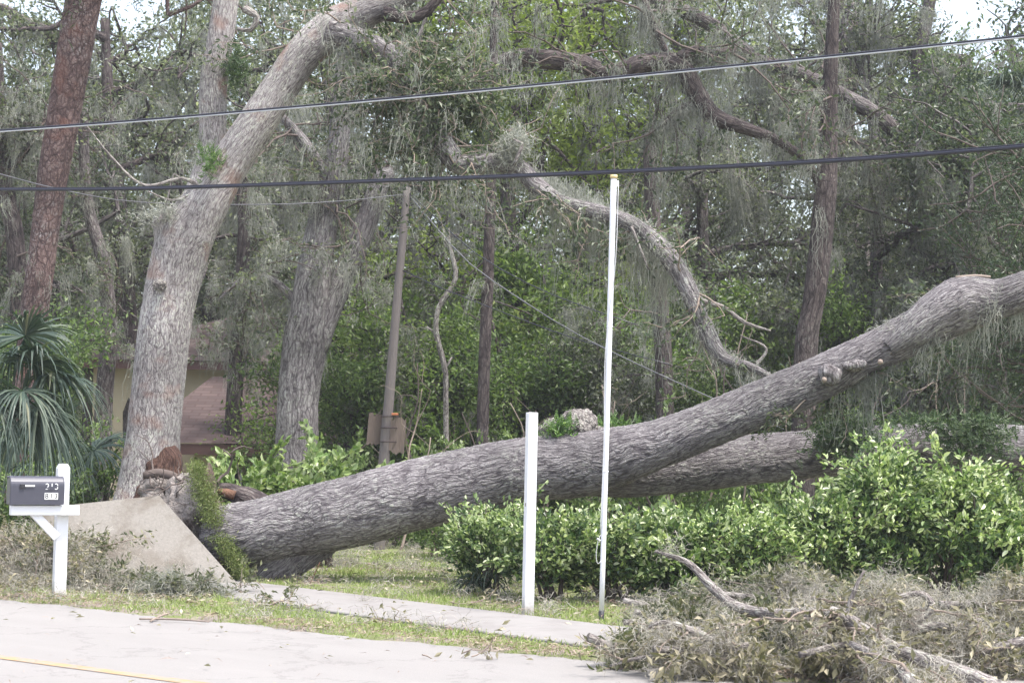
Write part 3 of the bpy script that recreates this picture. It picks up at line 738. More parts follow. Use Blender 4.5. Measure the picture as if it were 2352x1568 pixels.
# moss and small growth hanging from the upper limb
g = Geo(); moss(g, rng, along(tp[13:19], tr[13:19], 22, rng, -1.3), 26, .06, .2, 1.2, .009, 7, .1)
moss(g, rng, along(lp[4:], lr[4:], 26, rng, 0), 10, .05, .1, .5, .01); tuft(g, rng, along(tp[14:17], tr[14:17], 30, rng, 1.2), 12, .08)
tag(part('moss', g, M['moss'], fo), kind='stuff')
br, tw = sprays(rng, along(tp[12:18], tr[12:18], 7, rng, -1.5), .5, 4, 1, (0, .2, -.5), .008)
g = Geo(); bare(g, br); tag(part('twigs', g, M['twig'], fo, True), kind='stuff')
g = Geo(); twig_leaves(g, rng, tw, 26, .07, .45, .05); part('foliage', g, M['oak_leaf'], fo)

# ------------------------------------------------------------------ lifted slab
g = Geo()
q = [P(228, 1352, 20.15), P(546, 1340, 20.0), P(366, 1137, 20.85), P(84, 1167, 21.0)]
q = np.array(q); nn = nrm(np.cross(q[1] - q[0], q[3] - q[0]))
if nn[1] > 0: nn = -nn
nu = 24
top = np.array([[(q[0] * (1 - a) + q[1] * a) * (1 - b2) + (q[3] * (1 - a) + q[2] * a) * b2 for a in np.linspace(0, 1, nu)] for b2 in np.linspace(0, 1, nu)])
i = np.arange(nu - 1)[:, None] * nu + np.arange(nu - 1)[None]
Q = np.stack([i, i + 1, i + nu + 1, i + nu], -1).reshape(-1, 4)
g.add(top.reshape(-1, 3), Q); g.add((top - nn * .1).reshape(-1, 3), Q[:, ::-1])
rim = [top[0], top[:, -1], top[-1, ::-1], top[::-1, 0]]
for e in rim:
    V = np.concatenate([e, e - nn * .1]); k = np.arange(nu - 1)[:, None]
    g.add(V, k + np.array([[0, nu, nu + 1, 1]]))
sb = q[1]
me = g.mesh('concrete_slab', M['concrete'], False, sb)
tag(link('concrete_slab', me, None, sb), 'tan concrete sidewalk slab tipped up on edge by the uprooted oak', 'concrete slab')

# ------------------------------------------------------------------ the standing forked oak
YS = 23.0
base = on_ground(330, YS)
so = thing('live_oak', 'pale barked forked oak with lichen, standing behind the tipped slab and leaning right', 'tree', base)
g = Geo()
tp, tr = wpath([(322, 1290, 175), (330, 1190, 160), (342, 1120, 142), (352, 1000, 124), (362, 900, 122), (373, 800, 121), (388, 700, 119), (411, 600, 128), (432, 535, 130), (470, 470, 108), (513, 400, 92), (578, 300, 88), (645, 200, 84), (692, 132, 84), (760, 66, 88), (835, 28, 76), (905, 0, 66), (990, -60, 56), (1100, -130, 44)], YS)
tube(g, tp, tr, .02, 110, .05, 1.4, 11)
part('trunk', g, M['bark_stand'], so, True)
g = Geo(); s2p, s2r = wpath([(415, 590, 90), (448, 480, 76), (470, 410, 66), (487, 340, 64), (490, 200, 64), (505, 100, 62), (520, -10, 60), (535, -150, 52)], YS + .35)
tube(g, s2p, s2r, .024, 80, .05, 1.4, 12)
part('limb', g, M['bark_stand'], so, True)
g = Geo(); a, b_ = wpath([(400, 600, 84), (392, 545, 78), (385, 505, 72), (378, 487, 50), (374, 480, 26)], YS - .02); tube(g, a, b_, .03, 60, .16, 4, 13)
part('branch_stub', g, M['bark_stand'], so, True)
g = Geo(); blob(g, P(367, 655, YS - .33), .085, 14, .4, 9, 40, 24, (1, 1, .8)); part('burl', g, M['burl'], so, True)
# bark torn red at the foot, and a stub on its right
g = Geo(); a, b_ = wpath([(356, 1200, 142), (363, 1130, 126), (370, 1082, 108), (373, 1055, 92), (368, 1030, 66)], YS - .105); tube(g, a, b_, .02, 70, .16, 9, 15)
tag(part('torn_bark', g, M['bark_rust'], so, True), 'rust red torn bark at the foot')
rng = np.random.default_rng(60)
# the long limb that arches down to the right
g = Geo()
dp, dr = wpath([(760, 75, 60), (800, 85, 52), (850, 105, 50), (900, 136, 52), (940, 190, 46), (985, 265, 46), (1020, 335, 48), (1060, 378, 44), (1130, 374, 38), (1190, 386, 38), (1238, 432, 38), (1290, 466, 32), (1380, 490, 34), (1450, 516, 36), (1520, 572, 38), (1568, 640, 40), (1606, 722, 38), (1636, 790, 36), (1668, 826, 24), (1730, 845, 18), (1790, 880, 14), (1850, 930, 8)], YS - .1, -1.5)
dr = [r_ * 1.12 for r_ in dr]; tube(g, dp, dr, .03, 36, .08, 2.5, 16)
part('limb', g, M['bark_grey'], so, True)
subs = [[(1600, 690, 14), (1660, 705, 11), (1710, 740, 9), (1770, 760, 5)], [(1640, 810, 16), (1640, 850, 9)], [(560, 20, 20), (590, 40, 16), (575, 70, 12), (545, 66, 8)], [(470, 440, 12), (420, 410, 8), (330, 425, 7), (255, 360, 6), (200, 290, 3)], [(420, 425, 6), (400, 400, 5), (380, 480, 3)], [(470, 430, 9), (400, 460, 6), (340, 440, 4)],
        [(880, 30, 34), (930, 40, 30), (975, 30, 26), (1020, -20, 20)], [(940, 130, 12), (960, 90, 10), (985, 20, 8)], [(800, 100, 8), (790, 150, 6), (820, 200, 5), (830, 250, 3)], [(810, 140, 6), (770, 210, 5), (750, 290, 3)], [(1730, 845, 10), (1760, 800, 6), (1700, 770, 3)], [(1450, 520, 8), (1490, 620, 5)], [(1180, 380, 9), (1200, 330, 7), (1180, 320, 4)]]
for k, s_ in enumerate(subs):
    g = Geo(); a, b_ = wpath(s_, YS - .2 - (1.0 if s_[0][0] > 1100 else 0)); tube(g, a, b_, .06, 8, .1, 3, 17 + k)
    part('branch', g, M['bark_pale'] if k not in (6,) else M['bark_dark'], so, True)
br, tw = sprays(rng, np.vstack([along(tp[13:18], tr[13:18], 16, rng), along(dp[1:7], dr[1:7], 46, rng), along(s2p[4:], s2r[4:], 2, rng)]), .95, 4, 1, (0, -.1, -.25))
br2, tw2 = sprays(rng, along(dp[7:20], dr[7:20], 22, rng, -.4), .7, 3, 1, (0, 0, -.6))
br3, tw3 = sprays(rng, along([P(985, 170, YS), P(1020, 250, YS - .2), P(990, 330, YS)], [.4, .4, .35], 44, rng), .6, 4, 1, (0, -.2, -.5))
g = Geo(); bare(g, br + br2 + br3); tag(part('twigs', g, M['twig'], so, True), kind='stuff')
g = Geo(); twig_leaves(g, rng, tw + tw2, 26, .08, .42, .06); twig_leaves(g, rng, tw3, 40, .085, .4, .07); part('crown', g, M['oak_leaf'], so)
g = Geo()
moss(g, rng, np.vstack([along(dp[:7], dr[:7], 40, rng), along(tp[13:18], tr[13:18], 22, rng), np.vstack([t_[-1:] for t_ in tw])[::2]]), 12, .07, .1, .8, .009)
moss(g, rng, along(dp[7:21], dr[7:21], 120, rng, -.3), 12, .05, .08, .7, .008, 6, .09)
tuft(g, rng, along(dp[7:21], dr[7:21], 150, rng, 1.3), 18, .05, .004)
moss(g, rng, along([P(1240, 410, YS - .5), P(1420, 510, YS - .75), P(1540, 600, YS - .8)], [.1, .1, .1], 40, rng), 30, .08, .3, 1.6, .009, 7, .1)
tuft(g, rng, along([P(1170, 350, YS - .9), P(1200, 320, YS - .9)], [.12, .1], 60, rng), 16, .09)
moss(g, rng, along(s2p[2:5], s2r[2:5], 40, rng), 10, .03, .05, .3, .008); tuft(g, rng, along(s2p[3:4] + s2p[3:5], [s2r[3]] * 3, 60, rng), 10, .05)
tuft(g, rng, P(372, 495, YS - .25) + rng.normal(0, 1, (40, 3)) * np.array([.13, .1, .08]), 14, .06)
tag(part('moss', g, M['moss'], so), kind='stuff')
g = Geo(); ferns(g, rng, P(485, 370, YS - .35), (.07, .08, .1), 130, .11); part('fern', g, M['fern'], so)
g = Geo(); ferns(g, rng, P(540, 165, YS + .2), (.06, .1, .13), 160, .15, (.3, -.3, .8)); part('fern', g, M['fern_dark'], so)
g = Geo(); ferns(g, rng, P(1075, 360, YS - .55), (.16, .06, .05), 130, .1); part('fern', g, M['fern'], so)

# ------------------------------------------------------------------ red pine trunk
YP = 26.5
base = on_ground(58, YP)
t = thing('pine_tree', 'red barked pine with straight bare trunk, leaning right at far left', 'tree', base)
g = Geo(); pp, pr = wpath([(50, 1150, 80), (66, 850, 66), (82, 700, 62), (101, 550, 64), (121, 410, 70), (143, 285, 76), (166, 150, 80), (192, 0, 84), (220, -160, 80), (260, -420, 66), (290, -600, 40)], YP)
tube(g, pp, pr, .05, 32, .06, 2, 31); part('trunk', g, M['bark_pine'], t, True)
rng = np.random.default_rng(61)
br, tw = [], []
for k in range(12): grow(rng, P(240 + 6 * k, -280 - 28 * k, YP), nrm(rng.normal(0, 1, 3) * np.array([1, 1, .4])), 2.2, .06, 0, 2, br, tw, 4)
g = Geo(); bare(g, br, 5, .4); part('branches', g, M['bark_pine'], t, True)
g = Geo(); twig_leaves(g, rng, tw, 50, .16, .1, .12); part('crown', g, M['oak_leaf'], t)
g = Geo(); moss(g, rng, along(pp[:6], pr[:6], 26, rng), 10, .06, .1, .6, .008); tag(part('moss', g, M['moss'], t), kind='stuff')

# ------------------------------------------------------------------ trees behind with their own trunks
def trunk_tree(name, label, cat, Y, pls, bark_, group=None, mossn=40, leafn=8, leafm='dull_leaf', seed=1, top=True, leafbias=(0, 0, -.2)):
    b0 = on_ground(pls[0][0][0], Y)
    t = thing(name, label, cat, b0, group)
    rg = np.random.default_rng(seed)
    mg, wg, lg = Geo(), Geo(), Geo()
    for k, pl in enumerate(pls):
        g_ = Geo(); a, b2 = wpath(pl, Y)
        if k == 0: a[0][2] = min(a[0][2], b0[2] - .2)
        tube(g_, a, b2, .12, 22 if pl[0][2] > 20 else 10, .09, 1.8, seed + k)
        part('trunk' if k == 0 else 'limb', g_, M[bark_], t, True)
        if mossn: moss(mg, rg, along(a, b2, mossn // (4 if k else 9), rg, -1.4), 30, .07, .2, 1.2, .010)
        if mossn: tuft(mg, rg, along(a, b2, mossn // 7, rg, .5), 14, .06, .006)
        if leafn:
            br_, tw_2 = sprays(rg, along(a[len(a) // 3:], b2[len(a) // 3:], leafn, rg), 1.3, 4, 1, leafbias, .02)
            bare(wg, br_, 4, .3); twig_leaves(lg, rg, tw_2, 34, .1, .45, .09); 
            if mossn: moss(mg, rg, np.vstack([q[-2:] for q in tw_2])[::2], 22, .06, .15, .9, .011)
    if leafn: part('branches', wg, M['twig_dark'], t, True); part('crown', lg, M[leafm], t)
    if mossn: tag(part('moss', mg, M['moss'], t), kind='stuff')
    return t
trunk_tree('live_oak', 'thick grey double stemmed oak draped in moss beside the brown roofed house', 'tree', 33,
  [[(672, 1150, 120), (680, 1040, 102), (684, 930, 94), (700, 800, 104), (716, 680, 92), (735, 540, 74), (772, 380, 54), (786, 210, 42), (800, 60, 40), (812, -80, 36)],
   [(724, 800, 60), (745, 740, 56), (784, 645, 56), (838, 520, 52), (880, 405, 44), (905, 395, 26)],
   [(760, 430, 34), (700, 330, 26), (640, 260, 18)], [(690, 700, 22), (620, 640, 16), (560, 640, 10), (500, 690, 5)]], 'bark_grey', None, 36, 9, 'dull_leaf', 71)
trunk_tree('live_oak', 'mossy oak with long dark arched limb crossing above the flagpole', 'tree', 29,
  [[(1842, 960, 60), (1850, 830, 56), (1868, 700, 50), (1885, 560, 54), (1897, 430, 50), (1903, 300, 42), (1908, 160, 34), (1915, 20, 28), (1920, -90, 22)],
   [(1893, 440, 24), (1850, 372, 22), (1790, 325, 22), (1710, 294, 30), (1640, 268, 42), (1598, 210, 44), (1560, 150, 46), (1480, 146, 44), (1400, 170, 46), (1340, 148, 44), (1260, 138, 44), (1190, 134, 46), (1130, 164, 46), (1080, 195, 48), (1045, 222, 44), (1010, 260, 34)],
   [(1560, 140, 40), (1600, 118, 30), (1640, 126, 26), (1690, 112, 20)], [(1545, 150, 18), (1510, 80, 16), (1480, 0, 14)],
   [(1620, 230, 14), (1560, 250, 14), (1520, 290, 10)]], 'bark_dark', None, 64, 4, 'oak_leaf', 72)
trunk_tree('live_oak', 'oak whose bare pale limb slants down from the top edge toward the upper cable', 'tree', 36,
  [[(2290, 1100, 50), (2240, 700, 46), (2100, 350, 40), (1900, 200, 34), (1750, 138, 28), (1700, 108, 30), (1640, 62, 34), (1575, 28, 34), (1500, 0, 26), (1430, -60, 20)],
   [(1700, 108, 22), (1780, 190, 12), (1830, 260, 6)], [(1860, 280, 12), (1930, 300, 9), (1990, 340, 5)]], 'bark_far', None, 150, 12, 'dull_leaf', 73)
trunk_tree('tall_tree', 'slim dark straight trunk between the utility pole and the white flagpole', 'tree', 32,
  [[(1104, 1100, 30), (1112, 850, 27), (1120, 650, 27), (1126, 480, 25), (1132, 230, 22), (1136, 40, 20), (1140, -60, 16)]], 'bark_dark', None, 24, 3, 'under_leaf', 74)
trunk_tree('tall_tree', 'dark stout trunk seen just right of the flagpole, above the fallen oak', 'tree', 32.5,
  [[(1524, 1060, 44), (1526, 900, 42), (1516, 700, 38), (1500, 500, 34), (1490, 300, 30)]], 'bark_dark', None, 40, 3, 'under_leaf', 75)
trunk_tree('tall_tree', 'rough dark trunk in front of the low porch roof of the house', 'tree', 38,
  [[(525, 1130, 46), (534, 1000, 40), (542, 850, 36), (552, 700, 32), (560, 500, 28), (540, 300, 24)], [(540, 850, 20), (580, 800, 12), (640, 740, 7)]], 'bark_dark', None, 70, 8, 'dull_leaf', 76)
trunk_tree('tall_tree', 'grey trunk in front of the cream house wall, left of the pale forked oak', 'tree', 36,
  [[(228, 1100, 44), (240, 900, 40), (252, 760, 36), (236, 600, 32), (200, 460, 28), (190, 250, 24)]], 'bark_far', None, 70, 7, 'dull_leaf', 77)
trunk_tree('tall_tree', 'dark shaded trunk standing left of the red pine', 'tree', 34,
  [[(60, 1080, 44), (40, 620, 42), (16, 450, 38), (0, 300, 34), (-10, 100, 30)], [(10, 420, 20), (70, 330, 14), (130, 250, 8)]], 'bark_dark', None, 50, 14, 'dull_leaf', 78)
trunk_tree('tall_tree', 'leaning dark trunk in shade just right of the red pine', 'tree', 44,
  [[(215, 1050, 30), (200, 620, 28), (180, 460, 26), (168, 300, 24)]], 'bark_dark', None, 20, 6, 'dull_leaf', 79)
trunk_tree('young_tree', 'thin crooked pale stem just right of the utility pole', 'tree', 33,
  [[(1030, 1100, 13), (1024, 940, 13), (1022, 850, 13), (1002, 765, 13), (1008, 705, 12), (1046, 640, 12), (1032, 560, 8), (1030, 520, 5)], [(1006, 770, 6), (980, 750, 4)], [(1022, 850, 6), (1038, 820, 4)]], 'bark_pale', None, 0, 0, seed=80)
trunk_tree('tall_tree', 'grey upright trunk against bright sky at top right', 'tree', 42,
  [[(2170, 1000, 40), (2140, 500, 36), (2110, 180, 32), (2125, 60, 30), (2150, -60, 26)], [(2110, 160, 14), (2200, 180, 12), (2260, 200, 8)]], 'bark_far', None, 50, 12, 'under_leaf', 81)
trunk_tree('tall_tree', 'slender leaning trunk against sky near the top right, mossy', 'tree', 45,
  [[(1960, 1000, 36), (1945, 500, 30), (1930, 80, 26), (1915, -60, 24)], [(1935, 100, 18), (1905, 30, 16), (1890, -40, 14)]], 'bark_far', None, 40, 10, 'dull_leaf', 82)

# ------------------------------------------------------------------ woods behind
rng = np.random.default_rng(90)
UA = 'moss hung oaks of the middle woods'
specs = [('oak_a', -40, 47, 'oak filling the top left corner with bright sky between its leaves', 1.3), ('oak_b', 2260, 47, 'oak at top right with bright sky between its leaves', 1.35), ('oak_c', 330, 42, 'moss hung oak crown between the red pine and the pale forked oak', .95), ('oak_b', 620, 54, 'grey green oak rising over the brown house roof', 1.1), ('oak_c', 930, 45, 'tall mossy oak behind the utility pole', .95),
         ('lime', 1190, 38, 'yellow green tree glowing at top centre above the utility pole', 1.12), ('lime', 1320, 40, 'second yellow green tree, seen left of the flagpole top under the arched limb', 1.15), ('oak_b', 1430, 44, 'dark leafy oak behind the flagpole top', .95),
         ('oak_a', 1640, 41, 'heavily moss hung oak right of the flagpole, above the arching limb', .9), ('oak_c', 1800, 44, 'tall mossy oak behind the slanting pale limb', .98), ('oak_a', 2030, 38, 'grey mossy oak left of the rising fallen trunk end, upper right', .86),
         ('oak_b', 2220, 37, 'broad leafy grey oak above the raised end of the fallen trunk', .9), ('oak_b', 2400, 34, 'oak cut by the right edge of the photo, above the fallen trunk', .9), ('lime', 2345, 48, 'lime green tree at the top right corner', 1.15),
         ('oak_b', 5, 52, 'far oak with sky showing through, behind the left edge trunk', 1.15), ('oak_c', 40, 46, 'thin topped oak against sky at the far left', .82), ('oak_b', -60, 38, 'dark oak at the left edge behind the palm', .9), ('oak_a', 190, 52, 'distant oak behind the red pine trunk', .9), ('oak_c', 480, 54, 'distant oak seen behind the upright limb of the forked oak', 1.0), ('oak_c', 770, 56, 'distant oak behind the thick double stemmed oak', 1.05),
         ('oak_a', 1180, 60, 'distant oak behind the slim dark trunk', 1.2), ('oak_c', 1560, 58, 'distant oak behind the dark stout trunk', 1.1), ('oak_c', 2120, 56, 'distant oak low against sky at top right', .8)]
for k, (kind, u, Y, lab, s) in enumerate(specs):
    put_tree(kind, 'live_oak' if kind != 'lime' else 'broadleaf_tree', lab, 'tree', on_ground(u, Y), s, rng.uniform(0, 6.28))
for u, Y, s_, lab in ((985, 35.5, 1.0, 'bright green sapling just right of the utility pole, behind the crooked stem'), (1075, 37.5, 1.15, 'bright green young tree left of the slim dark trunk'), (1190, 35, .9, 'bright sapling between the slim dark trunk and the white post'), (1300, 37, 1.15, 'bright young tree behind the burl of the fallen oak'), (1445, 36, 1.0, 'bright sapling right of the flagpole, under the drooping limb'), (1690, 37, 1.1, 'bright young tree under the end of the drooping limb'), (1985, 36, 1.0, 'bright sapling right of the mossy trunk, above the fallen oak'), (820, 37, .95, 'bright sapling between the double stemmed oak and the utility pole')):
    put_tree('bright', 'sapling', lab, 'sapling', on_ground(u, Y), s_, rng.uniform(0, 6.28))
US = 'leafy saplings of the understory'
slots = [(880, 40, 'under_a', 1.0), (960, 44, 'under_a', 1.2), (1060, 42, 'under_a', 1.15), (1180, 39, 'under_a', 1.05), (1260, 44, 'under_a', 1.25), (1350, 38, 'under_b', 1.1), (1420, 43, 'under_a', 1.2), (1500, 45, 'under_a', 1.1), (1600, 40, 'under_a', 1.0), (1690, 44, 'under_a', 1.2), (1780, 39, 'under_a', .95), (1900, 36, 'under_b', 1.2), (2000, 42, 'under_a', 1.1), (2100, 36, 'under_b', 1.1), (2210, 40, 'under_a', 1.05), (2320, 36, 'under_a', .95),
         (990, 36, 'under_b', 1.0), (1240, 35, 'under_b', 1.0), (1380, 34, 'under_b', .9), (1470, 35, 'under_b', 1.0), (1620, 35, 'under_b', .95), (1110, 50, 'under_a', 1.4), (1340, 52, 'under_a', 1.5), (850, 50, 'under_a', 1.3), (820, 35, 'under_b', .95), (20, 32, 'under_b', 1.0), (1750, 52, 'under_a', 1.4), (2050, 55, 'under_a', 1.5), (2250, 55, 'under_a', 1.5), (250, 56, 'under_a', 1.5)]
marks = [('the utility pole', 895), ('the slim dark trunk', 1112), ('the white post', 1215), ('the flagpole', 1390), ('the dark stout trunk', 1522), ('the mossy trunk', 1860), ('the house', 430), ('the red pine', 90)]
for k, (u, Y, kind, s) in enumerate(slots):
    if k % 5 in (1, 3): kind = 'under_c'
    put_tree(kind, 'sapling', 'leafy green sapling in the woods understory behind the fallen oak', 'sapling', on_ground(u, Y), s, rng.uniform(0, 6.28), US)
for k in range(22):
    u = 830 + k * 68 + rng.uniform(-25, 25); Y = rng.uniform(28.5, 33); b0 = on_ground(u, Y)
    t = thing('bare_stem', 'thin bare crooked stem among the understory leaves', 'stem', b0, 'thin bare stems in the understory')
    hh = rng.uniform(1.6, 4.2); pts = [b0 + np.array([0, 0, -.1])]
    for q in range(5): pts.append(pts[-1] + np.array([rng.normal(.02, .13), rng.normal(0, .1), hh / 5]))
    g = Geo(); tube(g, pts, np.linspace(rng.uniform(.016, .032), .007, 6), .15, 6, .15, 4, k)
    b2, t2 = [], []
    for q in range(3): grow(rng, pts[2 + q], np.array([rng.normal(0, 1), rng.normal(0, .6), .7]), rng.uniform(.4, 1.0), .009, 0, 1, b2, t2, 2, .3)
    part('stem', g, M['twig' if k % 2 else 'twig_dark'], t, True); g = Geo(); bare(g, b2, 4, .15); tag(part('twigs', g, M['twig' if k % 2 else 'twig_dark'], t, True), kind='stuff')
# far woods as one mass
g = Geo(); gm = Geo()
def cloud(n, u0, u1, v0, v1, y0, y1, sky_left=True):
    out = []
    while len(out) < n:
        u, v, Y = rng.uniform(u0, u1), rng.uniform(v0, v1), rng.uniform(y0, y1)
        lim = np.interp(u, [-400, 0, 150, 320, 500, 1400, 1750, 1950, 2150, 2300, 2800], [250, 330, 280, 120, -200, -200, -20, 140, 190, 270, 110]) + 130 * (fbm(u / 90, v / 90, 0, 3) - .5)
        if v < lim: continue
        p = P(u, v, Y)
        if p[2] < float(ground_z(p[0], p[1])): continue
        out.append(p)
    return np.array(out)
cl = cloud(2600, -420, 2780, -320, 1330, 62, 84)
n = 62; pp_ = np.repeat(cl, n, 0) + rng.normal(0, .5, (len(cl) * n, 3))
sh = np.repeat(rng.uniform(-.12, .16, len(cl)), n)
leaves(g, pp_, rng.normal(0, 1, pp_.shape), nrm(rng.normal(0, 1, pp_.shape) + np.array([0, -.2, 1.1])), rng.uniform(.14, .3, len(pp_)), .13, np.clip(rng.beta(2, 2.6, len(pp_)) + sh, 0, 1))
fw = tag(link('distant_woods', g.mesh('distant_woods', M['dull_leaf'])), 'deep woods of oak foliage behind every trunk', 'woods', None, 'stuff')
moss(gm, rng, cl[rng.integers(0, len(cl), 900)], 12, .2, .6, 1.8, .03)
link('moss', gm.mesh('distant moss', M['moss']), fw)['kind'] = 'stuff'

# dark conifer and cabbage palm at the right edge
rng = np.random.default_rng(91)
b0 = on_ground(2400, 27)
t = thing('evergreen_tree', 'dense dark evergreen tree at the right edge above the fallen trunk', 'tree', b0)
g = Geo(); tube(g, [b0 + np.array([0, 0, -.2]), P(2400, 700, 27), P(2385, 330, 27)], [.16, .12, .04], .3, 8, seed=3); part('trunk', g, M['bark_dark'], t, True)
br, tw = [], []
for k in range(34): grow(rng, P(2400 + rng.normal(0, 8), rng.uniform(330, 1000), 27), np.array([rng.normal(0, 1), rng.normal(0, 1), .25]), 1.15, .025, 0, 1, br, tw, 7, .2)
g = Geo(); bare(g, br, 4, .4); part('branches', g, M['twig_dark'], t, True)
g = Geo(); twig_leaves(g, rng, tw, 110, .11, .14, .11, bias=-.15); part('crown', g, M['fern_dark'], t)

def frond(gb, gs, rng, p0, hub_dir, pet, rad, nb=38, droop=.35):
    """a fan leaf: stalk from p0 along hub_dir, then blades spreading round its end"""
    d = nrm(hub_dir); hub = p0 + d * pet + np.array([0, 0, -.12 * pet])
    tube(gs, [p0, (p0 + hub) / 2 + np.array([0, 0, .06 * pet]), hub], [.016, .012, .01], .12, 5, caps=False)
    side = nrm(np.cross(d, [0, 0, 1.0]) + rng.normal(0, .25, 3)); up = nrm(np.cross(side, d))
    K = 5
    for k in range(nb):
        a = (k / (nb - 1) - .5) * 2 * R(128)
        bd = nrm(d * math.cos(a) + side * math.sin(a) + up * .18 * abs(math.sin(a)))
        L = rad * (1 - .22 * (abs(a) / 2.2) ** 2) * rng.uniform(.9, 1.08); wn_ = rad * .016
        bd = nrm(bd + rng.normal(0, .07, 3)); dj = rng.uniform(.5, 1.5); s = nrm(np.cross(bd, up)); V = []
        for q in range(K + 1):
            tq = q / K; c = hub + bd * L * tq * (1 - .12 * tq * tq) + np.array([0, 0, -1]) * droop * L * tq ** 2.4 * dj
            w = wn_ * (.35 + 1.1 * min(1, tq * 2.4)) * (1 if tq < .5 else max(.06, 1.9 * (1 - tq)))
            V += [c - s * w, c + up * w * .35, c + s * w]
        i = np.arange(K)[:, None] * 3
        Q = np.concatenate([i + np.array([[0, 1, 4, 3]]), i + np.array([[1, 2, 5, 4]])])
        gb.add(np.array(V), Q, r4=np.full(len(Q), np.clip(rng.beta(2, 2.4), 0, 1)))
def palm(name, label, base, top, fr, rt=.14, group=None):
    t = thing(name, label, 'palm', base, group)
    g = Geo(); tube(g, [base + np.array([0, 0, -.2]), (base + top) / 2, top], [rt * 1.1, rt, rt * .9], .1, 14, .12, 4, 5); part('trunk', g, M['bark_dark'], t, True)
    gb, gs = Geo(), Geo()
    for (dirv, pet, rad, dr_) in fr: frond(gb, gs, rng, top + rng.normal(0, .05, 3), np.array(dirv, float), pet, rad * .9, 58, dr_ * 1.25)
    part('stalks', gs, M['fern'], t, True); part('fronds', gb, M['palm'], t)
    return t
b0 = on_ground(-70, 21.3)
palm('fan_palm', 'green fan palm with drooping fronds at the left edge behind the mailbox', b0, P(-75, 845, 21.3),
     [((1, -.3, .75), .75, .7, .3), ((1, -.1, .28), .8, .85, .45), ((1, .4, .0), .9, .9, .5), ((.9, -.5, -.15), .8, .75, .6), ((.5, .7, .6), .8, .85, .4), ((-.6, 0, .6), .7, .8, .5), ((-.5, -.8, .3), .7, .8, .5), ((.95, .3, -.45), .7, .8, .55), ((.8, .2, .5), .6, .7, .5), ((.9, -.2, -.35), .9, .75, .8), ((.7, .6, -.3), .9, .75, .8),  ((.7, -.7, -.5), .6, .75, .6), ((0, 0, 1), .8, .8, .4), ((1, .1, -.7), .6, .7, .6)], .15)
b0 = on_ground(120, 24.2)
palm('fan_palm', 'low fan palm spreading between the mailbox and the pale forked oak', b0, P(125, 1055, 24.2),
     [((1, -.4, .35), .6, .75, .4), ((.3, -1, .5), .5, .75, .5), ((-.6, -.6, .5), .6, .75, .4), ((.9, .4, .6), .6, .7, .4), ((-.9, .2, .6), .6, .7, .4), ((.2, -.3, 1), .6, .7, .4), ((.6, -.9, 0), .5, .7, .6), ((-.3, -.9, .1), .5, .7, .6)], .1)
b0 = on_ground(2330, 40)
palm('cabbage_palm', 'cabbage palm head with a dead brown frond against sky at the right edge', b0, P(2325, 245, 40),
     [((math.cos(a), math.sin(a), z), .9, 1.0, .5) for a, z in [(k * .7, (.9, .3, -.3, .6)[k % 4]) for k in range(18)]], .17)
b0 = G(1120, 1368)
t = thing('saw_palmetto', 'little saw palmetto with drooping blades at the left foot of the hedge', 'palmetto', b0)
gb, gs = Geo(), Geo()
for k in range(9): frond(gb, gs, rng, b0 + np.array([rng.normal(0, .05), rng.normal(0, .05), .05]), np.array([rng.normal(-.2, .6), rng.normal(-.4, .5), .9]), .24, .34, 18, .75)
part('stalks', gs, M['fern'], t, True); part('fronds', gb, M['palm'], t)

